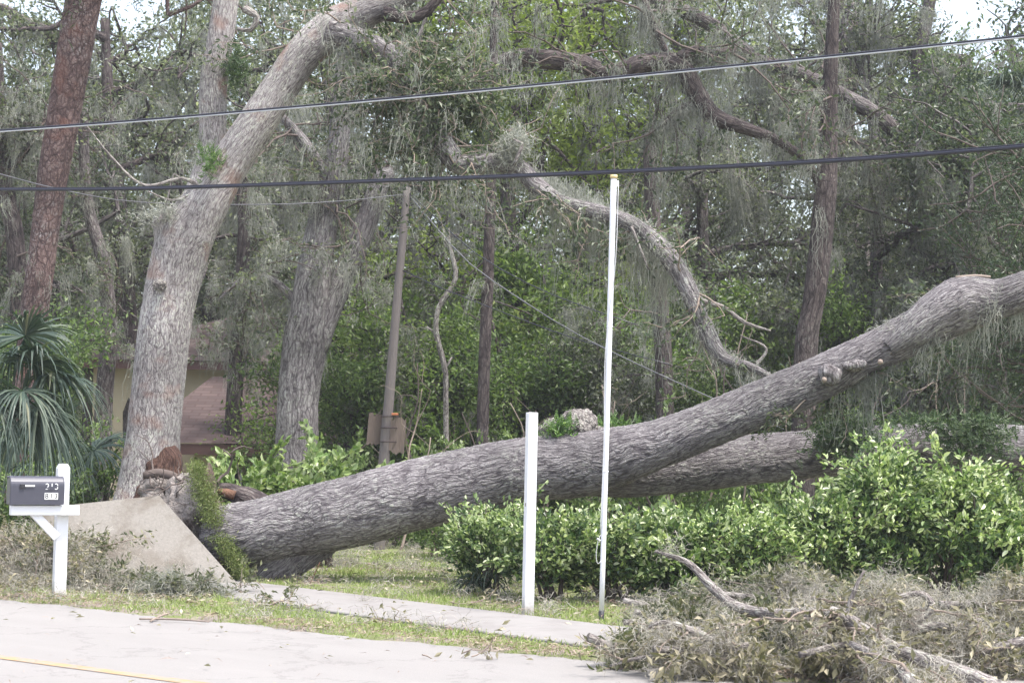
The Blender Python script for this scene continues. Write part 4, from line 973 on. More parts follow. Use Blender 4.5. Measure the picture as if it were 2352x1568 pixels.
# ------------------------------------------------------------------ shrubs and hedge
def shrub(name, label, base, sx, sy, h, nleaf, L, leafm, seed, group=None, lift=.12, cat='shrub', wild=.5, stems=9, asp=.48, per=34):
    rg = np.random.default_rng(seed)
    base = np.array(base, float); t = thing(name, label, cat, base, group)
    ws, lf = Geo(), Geo()
    n = nleaf // per; tw = []
    a = rg.uniform(0, 2 * math.pi, n); cz = rg.uniform(-.75, 1, n); rr = rg.uniform(.3, 1, n) ** .5
    cr = np.sqrt(1 - np.clip(cz, -1, 1) ** 2 * .9)
    lob = 1 + wild * (fbm(np.cos(a) * 1.6 + seed, np.sin(a) * 1.6, cz * 1.8, seed) - .5) * 2.6
    C = np.stack([np.cos(a) * cr * rr * sx * lob, np.sin(a) * cr * rr * sy * lob, h * (.5 + lift * .5) + cz * rr * h * (.5 - lift * .5) * lob], -1)
    C[:, 2] = np.maximum(C[:, 2], .06)
    for c in C:
        d = nrm(np.array([c[0] / sx, c[1] / sy, .55]) + rg.normal(0, .35, 3)); Lt = rg.uniform(.16, .34)
        tw.append(np.array([base + c - d * Lt * .6, base + c, base + c + d * Lt * .6 + np.array([.06 * Lt, 0, -.05 * Lt])]))
    for k in range(12):
        c = C[rg.integers(0, n)]; d = nrm(np.array([c[0] / sx, c[1] / sy, .9]) + rg.normal(0, .4, 3)); q0 = base + c; Lt = rg.uniform(.22, .5) * (.5 + h * .5)
        q = [q0, q0 + d * Lt * .5, q0 + d * Lt + np.array([0, 0, -.1 * Lt])]; tube(ws, q, [.007, .005, .003], .1, 4, caps=False)
        twig_leaves(lf, rg, [np.array(q)], int(26 * Lt / .3), L, asp, .02, .5, True, 1.1, .24)
    for k in range(stems):
        c = C[rg.integers(0, n)]; s = np.array([rg.normal(0, .16 * sx), rg.normal(0, .16 * sy), -.05])
        tube(ws, [base + s, base + s * .5 + c * .45 + np.array([0, 0, .1 * h]), base + c], [.022, .015, .006], .15, 5, caps=False)
    for q in tw[::3]: tube(ws, [q[0], q[2]], [.006, .003], .2, 4, caps=False)
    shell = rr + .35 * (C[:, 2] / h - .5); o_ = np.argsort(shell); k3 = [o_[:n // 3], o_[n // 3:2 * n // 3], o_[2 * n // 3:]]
    for kk, bias_ in zip(k3, (-.1, .04, .24)): twig_leaves(lf, rg, [tw[q] for q in kk], per, L, asp, .035, .45, True, .95, bias_)  # outer and upper leaves paler: sunlit look put into the colour, with new growth
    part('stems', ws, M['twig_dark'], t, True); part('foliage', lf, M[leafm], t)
    return t
HG = 'bright green hedge shrubs under the fallen trunk'
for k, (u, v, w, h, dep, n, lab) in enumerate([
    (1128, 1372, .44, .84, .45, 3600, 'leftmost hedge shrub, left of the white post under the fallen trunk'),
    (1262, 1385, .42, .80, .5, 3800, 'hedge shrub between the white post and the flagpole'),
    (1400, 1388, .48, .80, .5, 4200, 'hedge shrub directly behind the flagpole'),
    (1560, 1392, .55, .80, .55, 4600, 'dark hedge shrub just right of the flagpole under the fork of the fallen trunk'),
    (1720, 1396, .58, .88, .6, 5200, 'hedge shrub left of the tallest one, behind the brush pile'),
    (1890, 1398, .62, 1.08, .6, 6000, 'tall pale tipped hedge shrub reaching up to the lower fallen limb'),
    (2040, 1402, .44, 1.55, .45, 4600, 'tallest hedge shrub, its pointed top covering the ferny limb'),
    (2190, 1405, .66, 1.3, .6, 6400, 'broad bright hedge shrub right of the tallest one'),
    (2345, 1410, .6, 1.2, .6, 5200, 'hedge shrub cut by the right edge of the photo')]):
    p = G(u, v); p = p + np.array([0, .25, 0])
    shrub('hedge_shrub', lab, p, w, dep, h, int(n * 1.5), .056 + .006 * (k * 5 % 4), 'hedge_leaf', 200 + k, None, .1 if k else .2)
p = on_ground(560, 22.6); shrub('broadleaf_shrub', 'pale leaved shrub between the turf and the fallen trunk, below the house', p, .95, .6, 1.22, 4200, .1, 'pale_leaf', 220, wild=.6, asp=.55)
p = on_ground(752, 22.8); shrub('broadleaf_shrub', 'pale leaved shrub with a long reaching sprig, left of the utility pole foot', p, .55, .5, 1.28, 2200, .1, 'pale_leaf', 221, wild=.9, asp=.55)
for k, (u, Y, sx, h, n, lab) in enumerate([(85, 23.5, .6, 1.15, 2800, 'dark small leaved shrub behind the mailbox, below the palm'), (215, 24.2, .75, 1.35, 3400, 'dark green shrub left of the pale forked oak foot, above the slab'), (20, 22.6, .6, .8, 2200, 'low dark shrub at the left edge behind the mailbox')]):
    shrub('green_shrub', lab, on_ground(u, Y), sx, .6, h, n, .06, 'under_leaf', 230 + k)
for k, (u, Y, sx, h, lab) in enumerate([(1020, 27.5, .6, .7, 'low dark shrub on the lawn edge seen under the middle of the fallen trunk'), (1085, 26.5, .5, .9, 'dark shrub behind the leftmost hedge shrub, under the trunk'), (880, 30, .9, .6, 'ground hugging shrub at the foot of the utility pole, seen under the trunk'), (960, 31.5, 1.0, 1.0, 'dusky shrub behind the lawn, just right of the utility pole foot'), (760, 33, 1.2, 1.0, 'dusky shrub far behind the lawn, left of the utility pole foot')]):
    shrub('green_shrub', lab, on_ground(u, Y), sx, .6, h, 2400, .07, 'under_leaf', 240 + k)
for k in range(16):
    u = 820 + k * 105 + rng.uniform(-30, 30)
    shrub('woodland_shrub', 'low green shrub on the woodland floor behind the hedge', on_ground(u, rng.uniform(29, 35)), 1.1, .8, rng.uniform(1.2, 2.0), 2000, .1, 'under_leaf', 260 + k, 'low shrubs on the woodland floor')

# ------------------------------------------------------------------ house
YH = 42.0
hb = on_ground(430, YH); hb[2] = -1.05
ho = thing('house', 'cream walled house with two brown shingled roofs behind the trees', 'house', hb)
pxm = YH / F
def hx(u): return (u - CU) * pxm
def hz(u, v): return P(u, v, YH)[2]
def quad_uv(name, quads, mat, parent, org):
    me = bpy.data.meshes.new(name); V = [np.array(p) - org for q in quads for p in q]
    me.from_pydata([tuple(v) for v in V], [], [tuple(range(4 * i, 4 * i + 4)) for i in range(len(quads))])
    uv = me.uv_layers.new(name='UVMap')
    for i, q in enumerate(quads):
        q = np.array(q, float); e = nrm(q[1] - q[0]); nq = nrm(np.cross(e, q[3] - q[0])); f2 = np.cross(nq, e)
        for k in range(4): uv.data[4 * i + k].uv = (float(np.dot(q[k] - q[0], e)), float(np.dot(q[k] - q[0], f2)))
    me.materials.append(mat); return link(name, me, parent)
x0, x1 = hx(140), hx(900); ez, rz_ = hz(400, 828), hz(400, 752)
g = Geo(); box(g, ((x0 + x1) / 2 + .2, YH + 4.2, (-1.3 + ez) / 2), (x1 - x0 - .9, 8.0, ez + 1.25)); wall = part('wall', g, M['cream'], ho)
yA, yB, yR = YH - .3, YH + 8.8, YH + 4.2
quads = [[(x0, yA, ez), (x1, yA, ez), (x1 - 3, yR, rz_ + .5), (x0 + 3, yR, rz_ + .5)], [(x1, yB, ez), (x0, yB, ez), (x0 + 3, yR, rz_ + .5), (x1 - 3, yR, rz_ + .5)],
         [(x0, yB, ez), (x0, yA, ez), (x0 + 3, yR, rz_ + .5), (x0 + 3, yR, rz_ + .502)], [(x1, yA, ez), (x1, yB, ez), (x1 - 3, yR, rz_ + .502), (x1 - 3, yR, rz_ + .5)]]
quad_uv('roof', quads, M['roof'], ho, hb)
g = Geo(); box(g, ((x0 + x1) / 2, yA + .06, ez - .1), (x1 - x0 - .02, .06, .18)); box(g, (x0 + .06, (yA + yB) / 2 + .1, ez - .1), (.06, yB - yA - .3, .18)); part('fascia', g, M['fascia'], ho)
yL = YH - 4.6
w0, w1, le, lt = (300 - CU) * yL / F, (830 - CU) * yL / F, P(520, 1018, yL)[2], hz(520, 866)
g = Geo(); box(g, ((w0 + w1) / 2 + .3, (yL + YH) / 2 + .4, (-1.3 + le) / 2), (w1 - w0 - 1.6, 3.6, le + 1.25)); wg_ = part('porch_wall', g, M['cream'], ho)
quads = [[(w0, yL, le), (w1, yL, le), (w1 - .6, YH - .36, lt), (w0 + .9, YH - .36, lt)], [(w0, YH - .36, le), (w0, yL, le), (w0 + .9, YH - .36, lt), (w0 + .9, YH - .36, lt + .002)]]
quad_uv('porch_roof', quads, M['roof'], ho, hb)
g = Geo(); box(g, ((w0 + w1) / 2, yL + .05, le - .12), (w1 - w0 - .02, .06, .2)); part('fascia', g, M['fascia'], ho)
for (xa, xb) in ((hx(455), hx(500)), (hx(560), hx(620)), (hx(700), hx(760))):
    g = Geo(); box(g, ((xa + xb) / 2, (yL + .62), le - 1.0), (xb - xa, .05, 1.0)); wd = part('window', g, M['white'], ho)
    g = Geo(); box(g, ((xa + xb) / 2, (yL + .585), le - 1.0), (xb - xa - .14, .03, .86)); link('pane', g.mesh('pane', M['glassd'], False, hb), wd)
g = Geo(); box(g, (hx(595), YH - .34, hz(595, 790)), (.7, .1, .55)); 
for (xa, xb) in ((hx(560), hx(640)),):
    g = Geo(); box(g, ((xa + xb) / 2, YH + .16, ez - .62), (xb - xa, .06, .55)); wd = part('window', g, M['fascia'], ho)
    g = Geo(); box(g, ((xa + xb) / 2, YH + .115, ez - .62), (xb - xa - .12, .03, .43)); link('pane', g.mesh('pane', M['glassd'], False, hb), wd)

# ------------------------------------------------------------------ leaning utility pole, its boards and wires
YU = 29.0
b0 = on_ground(872, YU)
up_ = thing('utility_pole', 'weathered wooden utility pole leaning right, with splintered boards strapped on', 'utility pole', b0)
g = Geo(); a, b2 = wpath([(870, 1200, 27), (882, 1060, 26), (895, 900, 23), (911, 700, 20), (924, 560, 18), (935, 430, 16)], YU); a[0][2] = b0[2] - .3
tube(g, a, b2, .15, 16, .05, 3, 41); part('pole', g, M['polewood'], up_, True)
def jag_board(c, w, h, th, seed, lean=0):
    rg = np.random.default_rng(seed); k = 9; xs_ = np.linspace(-w / 2, w / 2, k)
    g_ = Geo(); V = []
    for y in (-th / 2, th / 2):
        for i in range(k):
            tz = h / 2 + rg.uniform(-.12, .02) * (1.3 if i % 2 else .4) * h; bz = -h / 2 + rg.uniform(-.02, .10) * h
            V += [(xs_[i], y, bz), (xs_[i], y, tz)]
    V = np.array(V); V[2 * k:, 2] = V[:2 * k, 2]
    i = np.arange(k - 1) * 2
    Fq = [[a_, a_ + 2, a_ + 3, a_ + 1] for a_ in i] + [[2 * k + a_, 2 * k + a_ + 1, 2 * k + a_ + 3, 2 * k + a_ + 2] for a_ in i]
    for a_ in i: Fq += [[a_ + 1, a_ + 3, 2 * k + a_ + 3, 2 * k + a_ + 1], [a_, 2 * k + a_, 2 * k + a_ + 2, a_ + 2]]
    Fq += [[0, 1, 2 * k + 1, 2 * k], [2 * k - 2, 4 * k - 2, 4 * k - 1, 2 * k - 1]]
    V = V @ rotm('Y', lean).T; g_.add(V + np.asarray(c), Fq); return g_
part('board', jag_board(P(913, 1000, YU - .02), .22, .55, .07, 1, R(3)), M['board'], up_)
part('board', jag_board(P(862, 985, YU + .12), .22, .48, .05, 2, R(4)), M['board'], up_)
for v in (956, 982, 1014):
    p = P(892 - (v - 950) * .06, v, YU); g = Geo()
    th = np.linspace(0, 2 * math.pi, 21)[:-1]
    ring = np.stack([np.cos(th) * .125 + .03, np.sin(th) * .115, np.zeros(20)], -1) + p
    for k in range(20): tube(g, [ring[k], ring[(k + 1) % 20]], [.01, .01], .2, 5)
    part('band', g, M['iron'], up_)
g = Geo(); box(g, P(907, 951, YU - .12), (.1, .05, .035), None, .008); part('bracket', g, M['rust'], up_)
def wire(name, pts, r, mat, label, sag=.0, cat='wire', group=None):
    pts = [np.asarray(p) for p in pts]
    t = thing(name, label, cat, pts[0], group); g = Geo(); tube(g, pts, [r] * len(pts), .4, 6, caps=True); part('strand', g, M[mat], t, True); return t
WG = 'service wires running down from the utility pole'
wire('service_wire', [P(938, 446, YU), P(1000, 520, YU - .4), P(1080, 606, YU - .8), P(1200, 690, YU - 1.3), P(1340, 775, YU - 1.8), P(1560, 880, YU - 2.6), P(1800, 985, YU - 3.4)], .008, 'wire_grey', 'lower pale service wire sagging from the utility pole top down behind the flagpole')
wire('service_wire', [P(936, 440, YU), P(1000, 500, YU - .3), P(1090, 580, YU - .8), P(1210, 650, YU - 1.3), P(1330, 700, YU - 1.8), P(1460, 745, YU - 2.4)], .008, 'cable', 'black service wire sagging from the utility pole top above the pale one')
wire('service_wire', [P(918, 618, YU), P(1010, 660, YU - .4), P(1150, 715, YU - .8), P(1330, 780, YU - 1.4), P(1560, 842, YU - 2.2)], .008, 'cable', 'thin dark wire from midway up the utility pole toward the flagpole')
wire('drop_wire', [P(-200, 340, 22.0), P(0, 400, 23), P(160, 440, 24), P(330, 465, 25), P(600, 470, 27), P(780, 462, 28), P(932, 446, YU)], .007, 'wire_grey', 'thin grey wire crossing the red pine under the lower cable')

# ------------------------------------------------------------------ overhead cables
ct = thing('overhead_cable', 'upper overhead cable, dark strand lashed above a bright bare wire', 'cable', P(-300, 328, 22))
uv1 = [(-300, 324), (0, 301), (300, 279), (560, 257), (1000, 218), (1410, 179), (1900, 131), (2352, 84), (2800, 36)]
p1 = [P(u, v - 1.6, np.interp(u, [-300, 2800], [22, 14.5])) for u, v in uv1]; p2 = [P(u, v + 1.9, np.interp(u, [-300, 2800], [22, 14.5])) for u, v in uv1]
g = Geo(); tube(g, p1, [.0098] * len(p1), .3, 8); part('dark_strand', g, M['cable'], ct, True)
g = Geo(); tube(g, p2, [.0075] * len(p2), .3, 8); part('bare_wire', g, M['cable_light'], ct, True)
ct = thing('overhead_cable', 'lower overhead cable, thick and dark, passing just above the flagpole top', 'cable', P(-300, 438, 21))
uv2 = [(-300, 440), (0, 436), (250, 435), (500, 429), (1000, 412), (1410, 396), (1900, 371), (2352, 337), (2800, 298)]
p1 = [P(u, v, np.interp(u, [-300, 2800], [22, 13.5])) for u, v in uv2]
g = Geo(); tube(g, p1, [.0155] * len(p1), .3, 8); part('thick_cable', g, M['cable'], ct, True)
p2 = [p + np.array([0, 0, .019]) for p in p1]
g = Geo(); tube(g, p2, [.006] * len(p2), .3, 6); part('support_wire', g, M['cable'], ct, True)

# ------------------------------------------------------------------ white post, flagpole
b0 = G(1212, 1412)
wp = thing('white_post', 'plain white square wooden post standing alone in front of the fallen trunk', 'post', b0)
topz = P(1222, 947, b0[1])
def lean_to(top, base): return Vector(top - base).to_track_quat('Z', 'Y').to_matrix()
hgt = float(np.linalg.norm(topz - b0)); rot = np.array(lean_to(topz, b0)) 
rot = rot @ rotm('Z', R(-18) + math.atan2(rot[1, 0], rot[0, 0]) * 0)
def prism(geo, base, rot, w, d, z0, z1, bev=.006): box(geo, np.asarray(base) + rot @ np.array([0, 0, (z0 + z1) / 2]), (w, d, z1 - z0), rot, bev)
M3 = lean_to(topz, b0); zax = np.array(M3.col[2]); xax = nrm(np.array([math.cos(R(18)), math.sin(R(18)), 0]) - zax * np.dot(zax, [math.cos(R(18)), math.sin(R(18)), 0])); yax = np.cross(zax, xax)
rot = np.stack([xax, yax, zax], 1)
g = Geo(); prism(g, b0, rot, .084, .084, -.15, hgt, .004); part('shaft', g, M['white'], wp)
g = Geo(); box(g, b0 + rot @ np.array([-.0425, -.005, .94]), (.006, .02, .03), rot, .002); part('knot', g, M['concrete'], wp)
b0 = G(1381, 1424)
fp = thing('flagpole', 'thin white bare flagpole with gold cap and black foot, in front of the hedge', 'flagpole', b0)
tpf = P(1410, 402, b0[1]); ax = nrm(tpf - b0); H = float(np.linalg.norm(tpf - b0))
g = Geo(); tube(g, [b0 + ax * .07, b0 + ax * H * .5, b0 + ax * (H - .02)], [.0215, .0235, .0255], .3, 16); part('pole', g, M['alu'], fp, True)
g = Geo(); tube(g, [b0 - ax * .1, b0 + ax * .08], [.024, .024], .2, 16); part('foot_sleeve', g, M['black'], fp, True)
g = Geo(); tube(g, [b0 + ax * (H - .03), b0 + ax * H], [.031, .031], .2, 18); part('cap', g, M['brass'], fp, True)
for f_ in (.33, .655):
    g = Geo(); tube(g, [b0 + ax * H * f_, b0 + ax * (H * f_ + .012)], [.0262, .0262], .2, 16); part('joint_ring', g, M['alu'], fp, True)
sx_ = np.array([1, 0, 0.]); rg = np.random.default_rng(5)
g = Geo(); tube(g, [b0 + ax * (H - .06) + sx_ * .04 + np.array([0, -.02, 0]), b0 + ax * (H * .8) + sx_ * .032 + np.array([0, -.03, 0]), b0 + ax * (H * .6) + sx_ * -.03 + np.array([0, -.028, 0]), b0 + ax * (H * .4) + sx_ * -.022 + np.array([0, -.03, 0]), b0 + ax * .72 + sx_ * -.03 + np.array([0, -.03, 0])], [.0035] * 5, .1, 5)
part('halyard', g, M['rope'], fp, True)
g = Geo(); q = b0 + ax * .66 + np.array([-.026, -.03, 0])
tube(g, [q + np.array([0, 0, .05]), q + np.array([-.02, 0, .0]), q + np.array([-.035, 0, -.12]), q + np.array([-.02, 0, -.19]), q + np.array([.01, 0, -.16])], [.003] * 5, .02, 5); tube(g, [q + np.array([-.03, 0, .02]), q + np.array([.0, 0, .0])], [.009, .009], .02, 6)
part('cleat', g, M['rope'], fp, True)
g = Geo(); box(g, b0 + ax * (H - .075) + np.array([.034, -.005, 0]), (.02, .02, .05), None, .004); part('pulley', g, M['alu'], fp)

# ------------------------------------------------------------------ mailbox
b0 = G(135, 1372)
mb = thing('mailbox', 'grey metal mailbox numbered 813 on a white post with a braced arm', 'mailbox', b0)
TH = R(24); xa_ = np.array([math.cos(TH), math.sin(TH), 0]); LEAN = R(.6)
za_ = nrm(np.array([math.sin(LEAN) * .6, 0, 1])); ya_ = np.cross(za_, xa_); rot = np.stack([xa_, ya_, za_], 1)
def lp_(x, y, z): return b0 + rot @ np.array([x, y, z])
def lbox(name, c, s, mat, parent=mb, bev=.005, r2=None):
    g_ = Geo(); box(g_, lp_(*c), s, rot if r2 is None else rot @ r2, bev); return part(name, g_, M[mat], parent)
lbox('post', (0, 0, .51), (.108, .108, 1.32), 'vinyl')
g = Geo(); w = .054
V = [lp_(sx * w, sy * w, 1.17) for sx, sy in ((-1, -1), (1, -1), (1, 1), (-1, 1))] + [lp_(sx * w * .62, sy * w * .62, 1.21) for sx, sy in ((-1, -1), (1, -1), (1, 1), (-1, 1))]
g.add(np.array(V), [[4, 5, 6, 7], [0, 1, 5, 4], [1, 2, 6, 5], [2, 3, 7, 6], [3, 0, 4, 7]]); part('post_cap', g, M['vinyl'], mb)
lbox('arm', (-.175, -.108, .795), (.61, .1, .09), 'vinyl')
lbox('brace', (-.165, -.1, .66), (.31, .06, .075), 'vinyl', r2=rotm('Y', R(46)))
BW, BZ, BX0, BX1 = .178, .845, -.49, -.02
BY = -.112; hw = BW / 2; hv = .168
def prof(k, s=1.0):
    a = np.linspace(0, math.pi, k); arc = np.stack([np.cos(a) * hw * s, hv + np.sin(a) * hw * s], -1)
    return np.vstack([[hw * s, (1 - s) * .1], arc, [-hw * s, (1 - s) * .1]])
pr_ = prof(15); n = len(pr_)
def box_shell(geo, xs_, sc):
    V = np.array([[lp_(x, BY + p[0], BZ + p[1]) for p in prof(15, s)] for x, s in zip(xs_, sc)]).reshape(-1, 3)
    Fq = [[i * n + j, i * n + (j + 1) % n, (i + 1) * n + (j + 1) % n, (i + 1) * n + j] for i in range(len(xs_) - 1) for j in range(n)]
    geo.add(V, Fq)
    for i0 in (0, (len(xs_) - 1) * n):
        c = V[i0:i0 + n].mean(0); geo.add(np.vstack([V[i0:i0 + n], c]), None, [[n, j, (j + 1) % n] if i0 else [n, (j + 1) % n, j] for j in range(n)])
g = Geo(); box_shell(g, [BX0 + .012, BX0 + .02, BX1 - .012, BX1], [.985, .985, .985, .95]); bx_ = part('box', g, M['boxgrey'], mb)
g = Geo(); box_shell(g, [BX0 - .012, BX0 - .004, BX0 + .022], [.95, 1.015, 1.015]); dr_ = part('door', g, M['boxgrey'], mb)
g = Geo(); box(g, lp_(BX0 - .02, BY, BZ + .245), (.02, .03, .02), rot, .004); link('handle', g.mesh('handle', M['boxgrey'], False, b0), dr_)
g = Geo(); box(g, lp_(BX0 + .095, BY - hw - .006, BZ + .165), (.045, .012, .042), rot, .003); fl = part('flag', g, M['black'], mb)
g = Geo(); box(g, lp_(BX0 + .16, BY - hw - .008, BZ + .17), (.085, .006, .016), rot, .002); fa = link('flag_arm', g.mesh('flag_arm', M['digitw'], False, b0), fl)
fa['label'] = 'white flag arm lying flat'
def digits(txt, size, mat, parent, origin, tilt=0.0, name='digits', spacing=1.0):
    cu = bpy.data.curves.new(name, 'FONT'); cu.body = txt; cu.size = size; cu.align_x = 'CENTER'; cu.align_y = 'CENTER'; cu.extrude = .0006; cu.space_character = spacing
    tmp = bpy.data.objects.new(name, cu); COL.objects.link(tmp)
    dg = bpy.context.evaluated_depsgraph_get(); me = bpy.data.meshes.new_from_object(tmp.evaluated_get(dg))
    bpy.data.objects.remove(tmp)
    R4 = np.stack([rot[:, 0], rot[:, 2], -rot[:, 1]], 1) @ rotm('X', -tilt)
    co = np.zeros(len(me.vertices) * 3); me.vertices.foreach_get('co', co); co = co.reshape(-1, 3) @ R4.T + origin - b0
    me.vertices.foreach_set('co', co.ravel()); me.materials.clear(); me.materials.append(mat); me.update()
    return link(name, me, parent)
for k, ch in enumerate('813'):
    x = BX1 - .158 + k * .0405
    g = Geo(); box(g, lp_(x, BY - hw - .001, BZ + .078), (.039, .003, .06), rot, .0008); pl = part('number_tile', g, M['digitw'], mb)
    o = digits(ch, .066, M['digitb'], pl, lp_(x, BY - hw - .0035, BZ + .078), 0, 'digit'); o.scale = (1, 1, 1)
for k, ch in enumerate('213'):
    x = BX1 - .155 + k * .041
    o = digits(ch, .078, M['digitw'], mb, lp_(x, BY - hw - .0015, BZ + .162), 0, 'digit')
    if k < 2: o['label'] = 'half worn away white digit'
# worn patches in box grey eating into the old digits
for (x, z, w_, h_) in ((-.18, .152, .016, .012), (-.165, .139, .012, .012), (-.134, .148, .03, .032), (-.092, .166, .012, .02)):
    g = Geo(); box(g, lp_(x + BX1 + .02, BY - hw - .0025, BZ + z), (w_, .003, h_), rot, .0005); part('worn_patch', g, M['boxgrey'], mb)

# ------------------------------------------------------------------ cut brush in heaps
def brush(name, label, spine, rads, seed, kids, leafm, nl, mossn, tuftn, barkm='twig', L=.8, up=.25, group=None, leafL=.065, kw=3, mossm='moss_dry', thick=.012, zmax=.6):
    rg = np.random.default_rng(seed); spine = [np.array(p, float) for p in spine]
    b = spine[0].copy(); b[2] = float(ground_z(b[0], b[1]))
    t = thing(name, label, 'fallen branch', b, group)
    g_ = Geo(); C, r = tube(g_, spine, rads, .03, 14, .12, 5, seed); part('limb', g_, M['bark_pale'], t, True)
    br_, tw_2 = [], []
    for k in range(kids):
        i = rg.integers(len(C) // 8, len(C)); d = nrm(rg.normal(0, 1, 3) * np.array([1, 1, .32]) + np.array([0, -.1, up]))
        grow(rg, C[i], d, L * rg.uniform(.5, 1.15), max(thick * .7, r[i] * .4), 0, 1, br_, tw_2, kw, .28, .05, .6)
    def fix(p):
        p = p.copy(); z = ground_z(p[:, 0], p[:, 1]) + .03; dz = np.maximum(p[:, 2] - z, 0); p[:, 2] = z + zmax * np.tanh(dz / zmax); return p
    br_ = [(fix(p), r_, l_) for p, r_, l_ in br_]; tw_2 = [fix(p) for p in tw_2]
    g_ = Geo(); bare(g_, br_, 5, .12); tag(part('twigs', g_, M[barkm], t, True), kind='stuff')
    g_ = Geo(); twig_leaves(g_, rg, tw_2, nl, leafL, .42, .045, .4); part('leaves', g_, M[leafm], t)
    g_ = Geo(); al = np.vstack([p for p, r_, l_ in br_] + [C])
    if mossn: moss(g_, rg, al[rg.integers(0, len(al), mossn)], 10, .07, .06, .3, .006, 5, .2)
    if tuftn: tuft(g_, rg, al[rg.integers(0, len(al), tuftn)] + rg.normal(0, .04, (tuftn, 3)), 60, .09, .0024)
    tag(part('moss', g_, M[mossm], t), kind='stuff')
    return t
def B(u, v, Y): return P(u, v, Y - 1.5)
brush('fallen_branch', 'long bare pale branch arching across the top of the brush pile', [B(1505, 1265, 15.3), B(1580, 1292, 15.2), B(1640, 1352, 15.0), B(1700, 1395, 14.8), B(1800, 1410, 14.5), B(1900, 1404, 14.2), B(1965, 1432, 13.9), B(2050, 1488, 13.6), B(2200, 1540, 13.2), B(2340, 1600, 12.9)], [.01, .022, .032, .036, .036, .04, .042, .044, .046, .048], 301, 8, 'dead_leaf', 14, 4, 12, L=.4)
brush('fallen_branch', 'thick pale log slanting down to the bottom edge of the brush pile', [B(1955, 1478, 13.6), B(2000, 1500, 13.3), B(2060, 1535, 12.9), B(2110, 1580, 12.5), B(2160, 1640, 12.2)], [.02, .028, .034, .038, .04], 302, 5, 'dead_leaf', 14, 4, 12, L=.4)
for pl, lab in (([(2060, 1372, 9), (2113, 1362, 11), (2140, 1385, 12), (2126, 1412, 13), (2090, 1430, 14)], 'short hooked pale branch sticking up on the right part of the brush pile'), ([(1985, 1310, 4), (1965, 1350, 7), (1950, 1400, 10), (1960, 1440, 12)], 'bare forked twig standing out of the brush pile under the tallest hedge shrub'),
                ([(2070, 1460, 14), (2134, 1437, 16), (2200, 1440, 12), (2260, 1420, 7)], 'broken pale limb lying across the brush pile above the bottom right corner'), ([(1490, 1440, 5), (1520, 1428, 8), (1570, 1440, 12), (1660, 1480, 14), (1740, 1530, 16)], 'thin pale branch running down the left half of the brush pile'),
                ([(1400, 1528, 4), (1480, 1508, 7), (1600, 1500, 9), (1720, 1480, 10)], 'slim dry branch poking from the brush pile toward the road'), ([(2352, 1470, 16), (2280, 1490, 14), (2200, 1520, 12), (2150, 1560, 10)], 'pale limb sloping down from the right edge across the brush pile')):
    a, b2 = wpath([(u_, v_, w_ * 1.4) for u_, v_, w_ in pl], 12.7); brush('fallen_branch', lab, a, b2, 330 + int(pl[0][0]) % 60, 4, 'dead_leaf', 10, 3, 8, L=.3)
heap = [(1610, 1420, 14.9, 'brown leaved branch at the left end of the brush pile behind the sidewalk'), (1560, 1400, 15.2, 'wilted branch heaped just right of the flagpole foot'), (1560, 1512, 13.3, 'branch of drying leaves sprawling onto the verge at the pile front left'),
        (1680, 1480, 13.9, 'leafy branch in the middle front of the brush pile'), (1800, 1380, 14.9, 'twiggy moss clad branch on the crest of the brush pile below the hedge'), (1950, 1360, 15.0, 'mossy branch on the pile crest under the tallest hedge shrub'),
        (2100, 1390, 14.8, 'grey moss wrapped branch on the right half of the pile crest'), (2270, 1400, 14.7, 'moss wrapped branch at the right edge of the brush pile crest'), (1850, 1500, 13.4, 'dense leafy branch low in the brush pile, beside the thick log'),
        (2050, 1440, 14.0, 'moss smothered branch behind the thick log'), (2220, 1500, 13.4, 'tangled mossy branch at the lower right of the brush pile'), (1700, 1545, 12.8, 'lowest front branch of the brush pile with drooping dry leaves'), (2330, 1540, 12.9, 'leafy branch in the bottom right corner of the photo'), (1980, 1560, 12.6, 'dry leaved branch at the bottom edge under the thick log'), (1600, 1450, 14.3, 'olive leaved branch behind the pile front, nearest the sidewalk')]
for k, (u, v, Y, lab) in enumerate(heap):
    rg = np.random.default_rng(400 + k); c = P(u + 45, v + (8 if v < 1480 else 42), Y); a = rg.uniform(-.6, .9)
    gz = float(ground_z(c[0], c[1])); c[2] = max(c[2], gz + .12)
    d = np.array([math.cos(a), -math.sin(a) * .8, -.12]); Lb = rg.uniform(.5, .8)
    sp = [c - d * Lb, c - d * .3 * Lb + rg.normal(0, .05, 3), c + d * .3 * Lb + rg.normal(0, .05, 3), c + d * Lb]
    for p in sp: p[2] = max(p[2], float(ground_z(p[0], p[1])) + .05)
    big = .022 if k not in (2, 7) else .03
    brush('fallen_branch', lab, sp, [big, big * .9, big * .7, big * .4], 420 + k, 17 if v < 1480 else 15, 'dead_leaf' if k % 2 else 'wilt_leaf', 46, 30 + 30 * (k in (4, 5, 6, 7, 9, 10)), 46 + 64 * (k in (4, 5, 6, 7, 9, 10)), L=.46 if v < 1480 else .36, up=.0, leafL=.058 + .012 * (k % 3), zmax=(.62 if u > 1600 else .4) if v < 1480 else .25)
